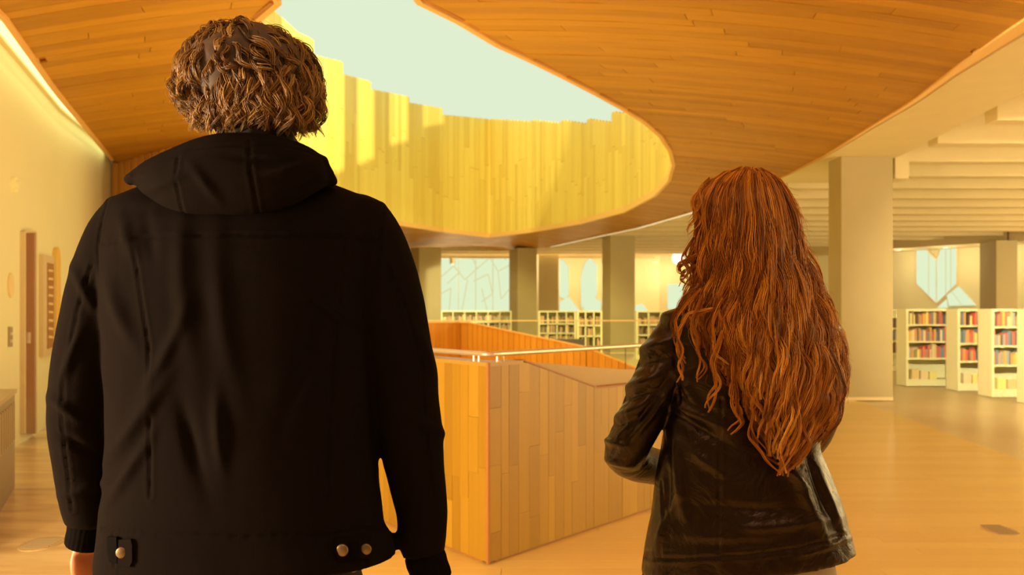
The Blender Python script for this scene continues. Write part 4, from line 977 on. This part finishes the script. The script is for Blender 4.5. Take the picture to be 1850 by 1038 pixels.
def build_woman():
    YC = 2.02
    wo = thing('person', 'person in black leather jacket seen from behind, standing right, long wavy auburn hair', 'person', None, (.52, YC, 0)); off = Vector((-.52, -YC, 0))
    mb = MB(); hc = P(1343, 398, YC+.01); at_, _r = head(mb, hc, .072, .35); mb.tube([P(1350, 560, YC+.01), P(1348, 500, YC), P(1345, 430, YC+.0)], [.056, .048, .05], 18)
    mb.loft([ring(*r) for r in [(1190, 1040, 1500, 1030, YC, .10, .10), (1215, 900, 1470, 900, YC, .09, .09), (1225, 820, 1455, 820, YC, .085, .09), (1225, 700, 1470, 700, YC, .09, .11), (1215, 620, 1490, 620, YC, .085, .09), (1240, 575, 1465, 575, YC, .07, .07), (1300, 545, 1400, 545, YC, .05, .05)]])
    hp = P(1300, 1040, YC)[2]
    for s_, x in ((-1, 1268), (1, 1425)):
        X = P(x, 1000, YC)[0]; mb.tube([(X, YC, hp+.05), (X, YC, .45), (X, YC-.01, .07)], [.082, .055, .038], 16); mb.ball((X, YC+.06, .04), (.036, .11, .036))
    for row in ([(1222, 605, YC, .040), (1172, 720, YC, .036), (1135, 820, YC+.03, .033), (1200, 842, YC+.16, .028), (1275, 800, YC+.29, .024)], [(1485, 610, YC, .040), (1480, 720, YC, .036), (1462, 790, YC+.05, .033), (1420, 810, YC+.18, .028), (1370, 780, YC+.29, .024)]): sleeve(mb, row, 14)
    hand(mb, P(1275, 800, YC+.29), (.75, .3, .45), (.2, -.4, .8), (-.3, .8, .3), .9, .85); hand(mb, P(1370, 780, YC+.29), (-.75, .3, .45), (-.2, -.4, .8), (.3, .8, .3), .9, .85)
    body = put(remeshed(mb, 'body', .0055, 3), 'body', 'skin', wo); body.location = off; face_parts(at_, body, off)
    mb = MB(); mb.loft([ring(*r) for r in [(1185, 990, 1500, 985, YC, .105, .105), (1175, 1060, 1512, 1060, YC, .118, .11), (1185, 1120, 1500, 1120, YC, .10, .10)]])
    for s_, x in ((-1, 1268), (1, 1428)):
        X = P(x, 1000, YC)[0]; mb.tube([(X, YC, hp+.02), (X, YC, .45), (X, YC-.01, .05)], [.092, .075, .075], 18)
    tr = put(remeshed(mb, 'trousers', .009, 4), 'trousers', 'trousg', wo); tr.location = off
    for x in (1268, 1428):
        X = P(x, 1000, YC)[0]; m_ = MB(); m_.ball((X, YC+.08, .03), (.045, .12, .032)); m_.ball((X, YC-.02, .05), (.04, .06, .048)); o = put(remeshed(m_, 'shoe', .006, 3), 'shoe', 'shoe', wo); o.location = off
    # jacket
    T = [(1160, 1038, 1542, 994, .125, .12), (1163, 1018, 1537, 975, .125, .12), (1168, 980, 1526, 935, .122, .12), (1177, 930, 1513, 890, .115, .115), (1183, 880, 1496, 850, .108, .11), (1190, 830, 1480, 815, .102, .105), (1200, 780, 1474, 770, .10, .105), (1208, 720, 1480, 715, .105, .11), (1210, 660, 1496, 655, .108, .11), (1200, 615, 1512, 612, .10, .10), (1192, 585, 1518, 588, .088, .09), (1196, 566, 1508, 572, .072, .075), (1235, 552, 1470, 556, .06, .065), (1290, 538, 1412, 540, .052, .056), (1304, 515, 1396, 515, .048, .05)]
    mb = MB(); mb.loft([ring(l, yl, r_, yr, YC, b_, f_) for l, yl, r_, yr, b_, f_ in T])
    Ls = [(1248, 608, YC, .045), (1228, 607, YC, .052), (1206, 640, YC, .053), (1184, 690, YC, .052), (1160, 750, YC+.005, .051), (1136, 800, YC+.02, .050), (1130, 822, YC+.05, .047), (1158, 836, YC+.10, .045), (1205, 842, YC+.17, .042), (1262, 806, YC+.27, .036)]
    Rs = [(1460, 612, YC, .045), (1482, 612, YC, .050), (1488, 660, YC, .050), (1480, 740, YC+.01, .046), (1462, 790, YC+.05, .043), (1430, 808, YC+.15, .040), (1382, 786, YC+.27, .036)]
    sleeve(mb, Ls); sleeve(mb, Rs)
    me = remeshed(mb, 'jacket', .0045, 6); bv = bvh_of(me); v, n = arr(me)
    v = v+n*(fbm(v, 20, 15)*.0035)[:, None]
    fo = [(1180, 625, -.35, 34, 9, .010), (1172, 655, -.2, 36, 8, -.008), (1160, 690, -.35, 40, 9, .010), (1152, 715, -.3, 36, 7, -.008), (1140, 742, -.45, 38, 8, .009), (1128, 765, -.4, 34, 7, -.006), (1112, 800, .3, 26, 6, .007), (1115, 835, .25, 26, 6, .007), (1185, 735, -.95, 70, 7, .008), (1165, 745, -.95, 70, 6, -.007),
          (1225, 860, 1.45, 70, 10, .012), (1205, 900, 1.6, 60, 9, -.008), (1195, 960, 1.9, 50, 8, .008), (1250, 745, .45, 50, 9, .009), (1265, 775, .55, 60, 9, -.009), (1240, 700, 1.0, 40, 8, .008), (1270, 830, .6, 50, 10, .006),
          (1455, 900, 1.15, 70, 12, .012), (1480, 880, 1.2, 70, 8, -.010), (1500, 910, 1.2, 60, 8, .010), (1435, 860, .8, 30, 8, .008), (1400, 950, -.1, 90, 9, .007), (1350, 920, .05, 80, 10, -.006), (1320, 970, .0, 80, 8, .004), (1500, 985, -.35, 40, 4, .004), (1470, 995, -.3, 30, 4, .004)]
    v = folds(v, n, fo)
    lines = [[(1165, 1008), (1250, 1008), (1350, 1002), (1440, 990), (1530, 964)], [(1304, 720), (1300, 800), (1300, 900), (1298, 1000)], [(1222, 600), (1218, 660), (1232, 740), (1260, 800)], [(1190, 640), (1170, 700), (1130, 780), (1098, 835)], [(1455, 850), (1470, 900), (1490, 985)], [(1228, 575), (1224, 620), (1222, 660)], [(1195, 870), (1200, 940), (1192, 1005)]]
    v = groove(v, n, lines, bv, .003, .003, .0015)
    jk = put(me, 'jacket', 'leather', wo, v); jk.location = off
    cb = MB(); pth = [P(1300, 545, YC-.02), P(1312, 528, YC-.05), P(1350, 520, YC-.068), P(1385, 526, YC-.05), P(1400, 545, YC-.02)]; cb.tube(pth, .014, 10, flat=1.5); put(remeshed(cb, 'collar', .004, 3), 'collar', 'leather', jk)
    # hair
    yk = [303, 312, 330, 360, 400, 450, 500, 550, 600, 660, 720, 780, 830, 860]
    xl = [1340, 1305, 1277, 1260, 1254, 1250, 1248, 1240, 1250, 1282, 1308, 1334, 1376, 1404]
    xr = [1368, 1398, 1420, 1434, 1445, 1458, 1474, 1494, 1512, 1524, 1516, 1490, 1450, 1418]
    bk = [.02, .055, .088, .11, .122, .122, .116, .112, .118, .125, .128, .126, .122, .12]
    fx = lambda u, y: np.interp(y, yk, xl)+(np.interp(y, yk, xr)-np.interp(y, yk, xl))*(u+1)/2
    fy = lambda u, y, lay: YC-np.interp(y, yk, bk)*np.sqrt(np.maximum(1-np.abs(u)**2.4, .02))-.012-lay
    # under-mass
    us = np.linspace(-1, 1, 26); ysr = np.linspace(306, 770, 40); rg = []
    for y in ysr:
        sh = .90 if y < 560 else .90-.28*(y-560)/210
        a = [P(fx(u*sh, y), y, float(fy(u, y, -.016))) for u in us]; b_ = [P(fx(u*sh, y), y, float(YC+(.02 if y < 520 else -.095)*max(0, 1-u*u)**.5)) for u in us[::-1]]; rg.append(a+b_)
    sb = MB().loft(rg); sb.ball((hc[0], hc[1]-.004, hc[2]+.034), (.083, .097, .082)); sm = remeshed(sb, 'hair', .007, 4); sv, sn = arr(sm); sv = sv+sn*(fbm(sv, 45, 3)*.004)[:, None]; hm_ = put(sm, 'hair', 'scalpw', wo, sv); hm_.location = off
    r = np.random.default_rng(21); Cs = []; Rs_ = []; K = 30
    for i in range(340):
        u = r.uniform(-1, 1); u = math.copysign(abs(u)**.85, u)
        if u < -.6: ye = r.uniform(600, 760)
        elif u < 0: ye = r.uniform(680, 835)
        else: ye = r.uniform(680, 862)-60*max(0, u-.6)
        ys0 = 304+r.random()*18 if r.random() < .6 else r.uniform(330, 520)
        t = np.linspace(0, 1, K); y = ys0+(ye-ys0)*t; lay = r.uniform(-.010, .014)+.010*t*r.random()
        ud = np.clip(u*(.9+.1*t)+r.normal()*.10*t, -1.0, 1.0)
        gather = np.clip((y-560)/250, 0, 1)
        x = fx(ud, y); Yd = np.array([float(fy(a, b_, c)) for a, b_, c in zip(ud, y, lay)])
        am = (2+r.uniform(4, 11)*np.clip((y-360)/200, 0, 1)); wl = 120+25*math.sin(u*3)+r.normal()*8; p0 = u*7+r.normal()*.7
        x = x+am*np.sin(2*np.pi*y/wl+p0); Yd = Yd+.006*np.cos(2*np.pi*y/wl+p0)*np.clip((y-360)/200, 0, 1)
        cl_ = np.array([P(a, b_, c) for a, b_, c in zip(x, y, Yd)]); c, r0 = clump(cl_, 16, r.uniform(.005, .012), 9000+i, .0009, .2, .0015); Cs.append(c); Rs_.append(r0)
    strands('lock', 'hairw', hm_, np.concatenate(Cs), np.concatenate(Rs_), 16)
    # separate curls at the left edge over the shoulder and at the face side
    Cs = []; Rs_ = []
    curls = [[(1262, 520), (1235, 545), (1214, 580), (1222, 620), (1232, 655)], [(1270, 540), (1252, 580), (1258, 620), (1272, 660), (1262, 688)], [(1300, 540), (1280, 590), (1290, 640), (1310, 660)], [(1300, 560), (1330, 640), (1322, 720), (1345, 760), (1318, 780)], [(1272, 345), (1256, 372), (1260, 398), (1248, 425)], [(1255, 440), (1238, 470), (1250, 495), (1236, 520)], [(1280, 326), (1262, 350), (1256, 375), (1260, 400)], [(1290, 560), (1240, 570), (1226, 610), (1234, 650), (1228, 690)], [(1310, 600), (1290, 650), (1296, 700), (1280, 745)], [(1262, 470), (1230, 485), (1232, 500), (1250, 510)], [(1500, 640), (1524, 700), (1510, 760), (1480, 810)], [(1360, 740), (1350, 790), (1380, 830), (1412, 856)], [(1440, 760), (1460, 800), (1440, 835), (1418, 855)]]
    for i, cpts in enumerate(curls):
        for rep in range(3):
            t = np.linspace(0, 1, 26); k = np.linspace(0, 1, len(cpts)); xs = np.interp(t, k, [p[0] for p in cpts])+r.normal()*4; ys_ = np.interp(t, k, [p[1] for p in cpts])+r.normal()*4
            kk = np.array([1, 2, 3, 2, 1])/9; xs[2:-2] = np.convolve(xs, kk, 'valid'); xs = xs+t*r.uniform(3, 9)*np.sin(2*np.pi*ys_/r.uniform(50, 85)+rep*1.7+i)
            Yd = YC-.13-.012*r.random()+(.03 if cpts[0][0] < 1275 and cpts[0][1] < 500 else 0)+0*t; cl_ = np.array([P(a, b_, c) for a, b_, c in zip(xs, ys_, Yd)]); c, r0 = clump(cl_, 11, r.uniform(.002, .005), 300+i*7+rep, .0008); Cs.append(c); Rs_.append(r0)
    C = np.concatenate([c for c in Cs]); strands('curl', 'hairw', hm_, C, np.concatenate(Rs_), 11)
    Cs = []
    for i in range(170):
        y0 = r.uniform(330, 800); s_ = r.choice([-1, 1], p=[.35, .65]); t = np.linspace(0, 1, 14); y = y0+t*r.uniform(10, 70); x = fx(s_*.95, y)+s_*(r.uniform(4, 22)*t+5*np.sin(t*5+i)); 
        Cs.append(np.array([P(a, b_, YC-.06-.03*(i % 3)*.5) for a, b_ in zip(x, y)]))
    C = np.array(Cs); strands('flyaway', 'hairw', hm_, C, np.tile(np.linspace(.0006, .0002, 14), (len(C), 1)))
    return wo
build_man(); build_woman()
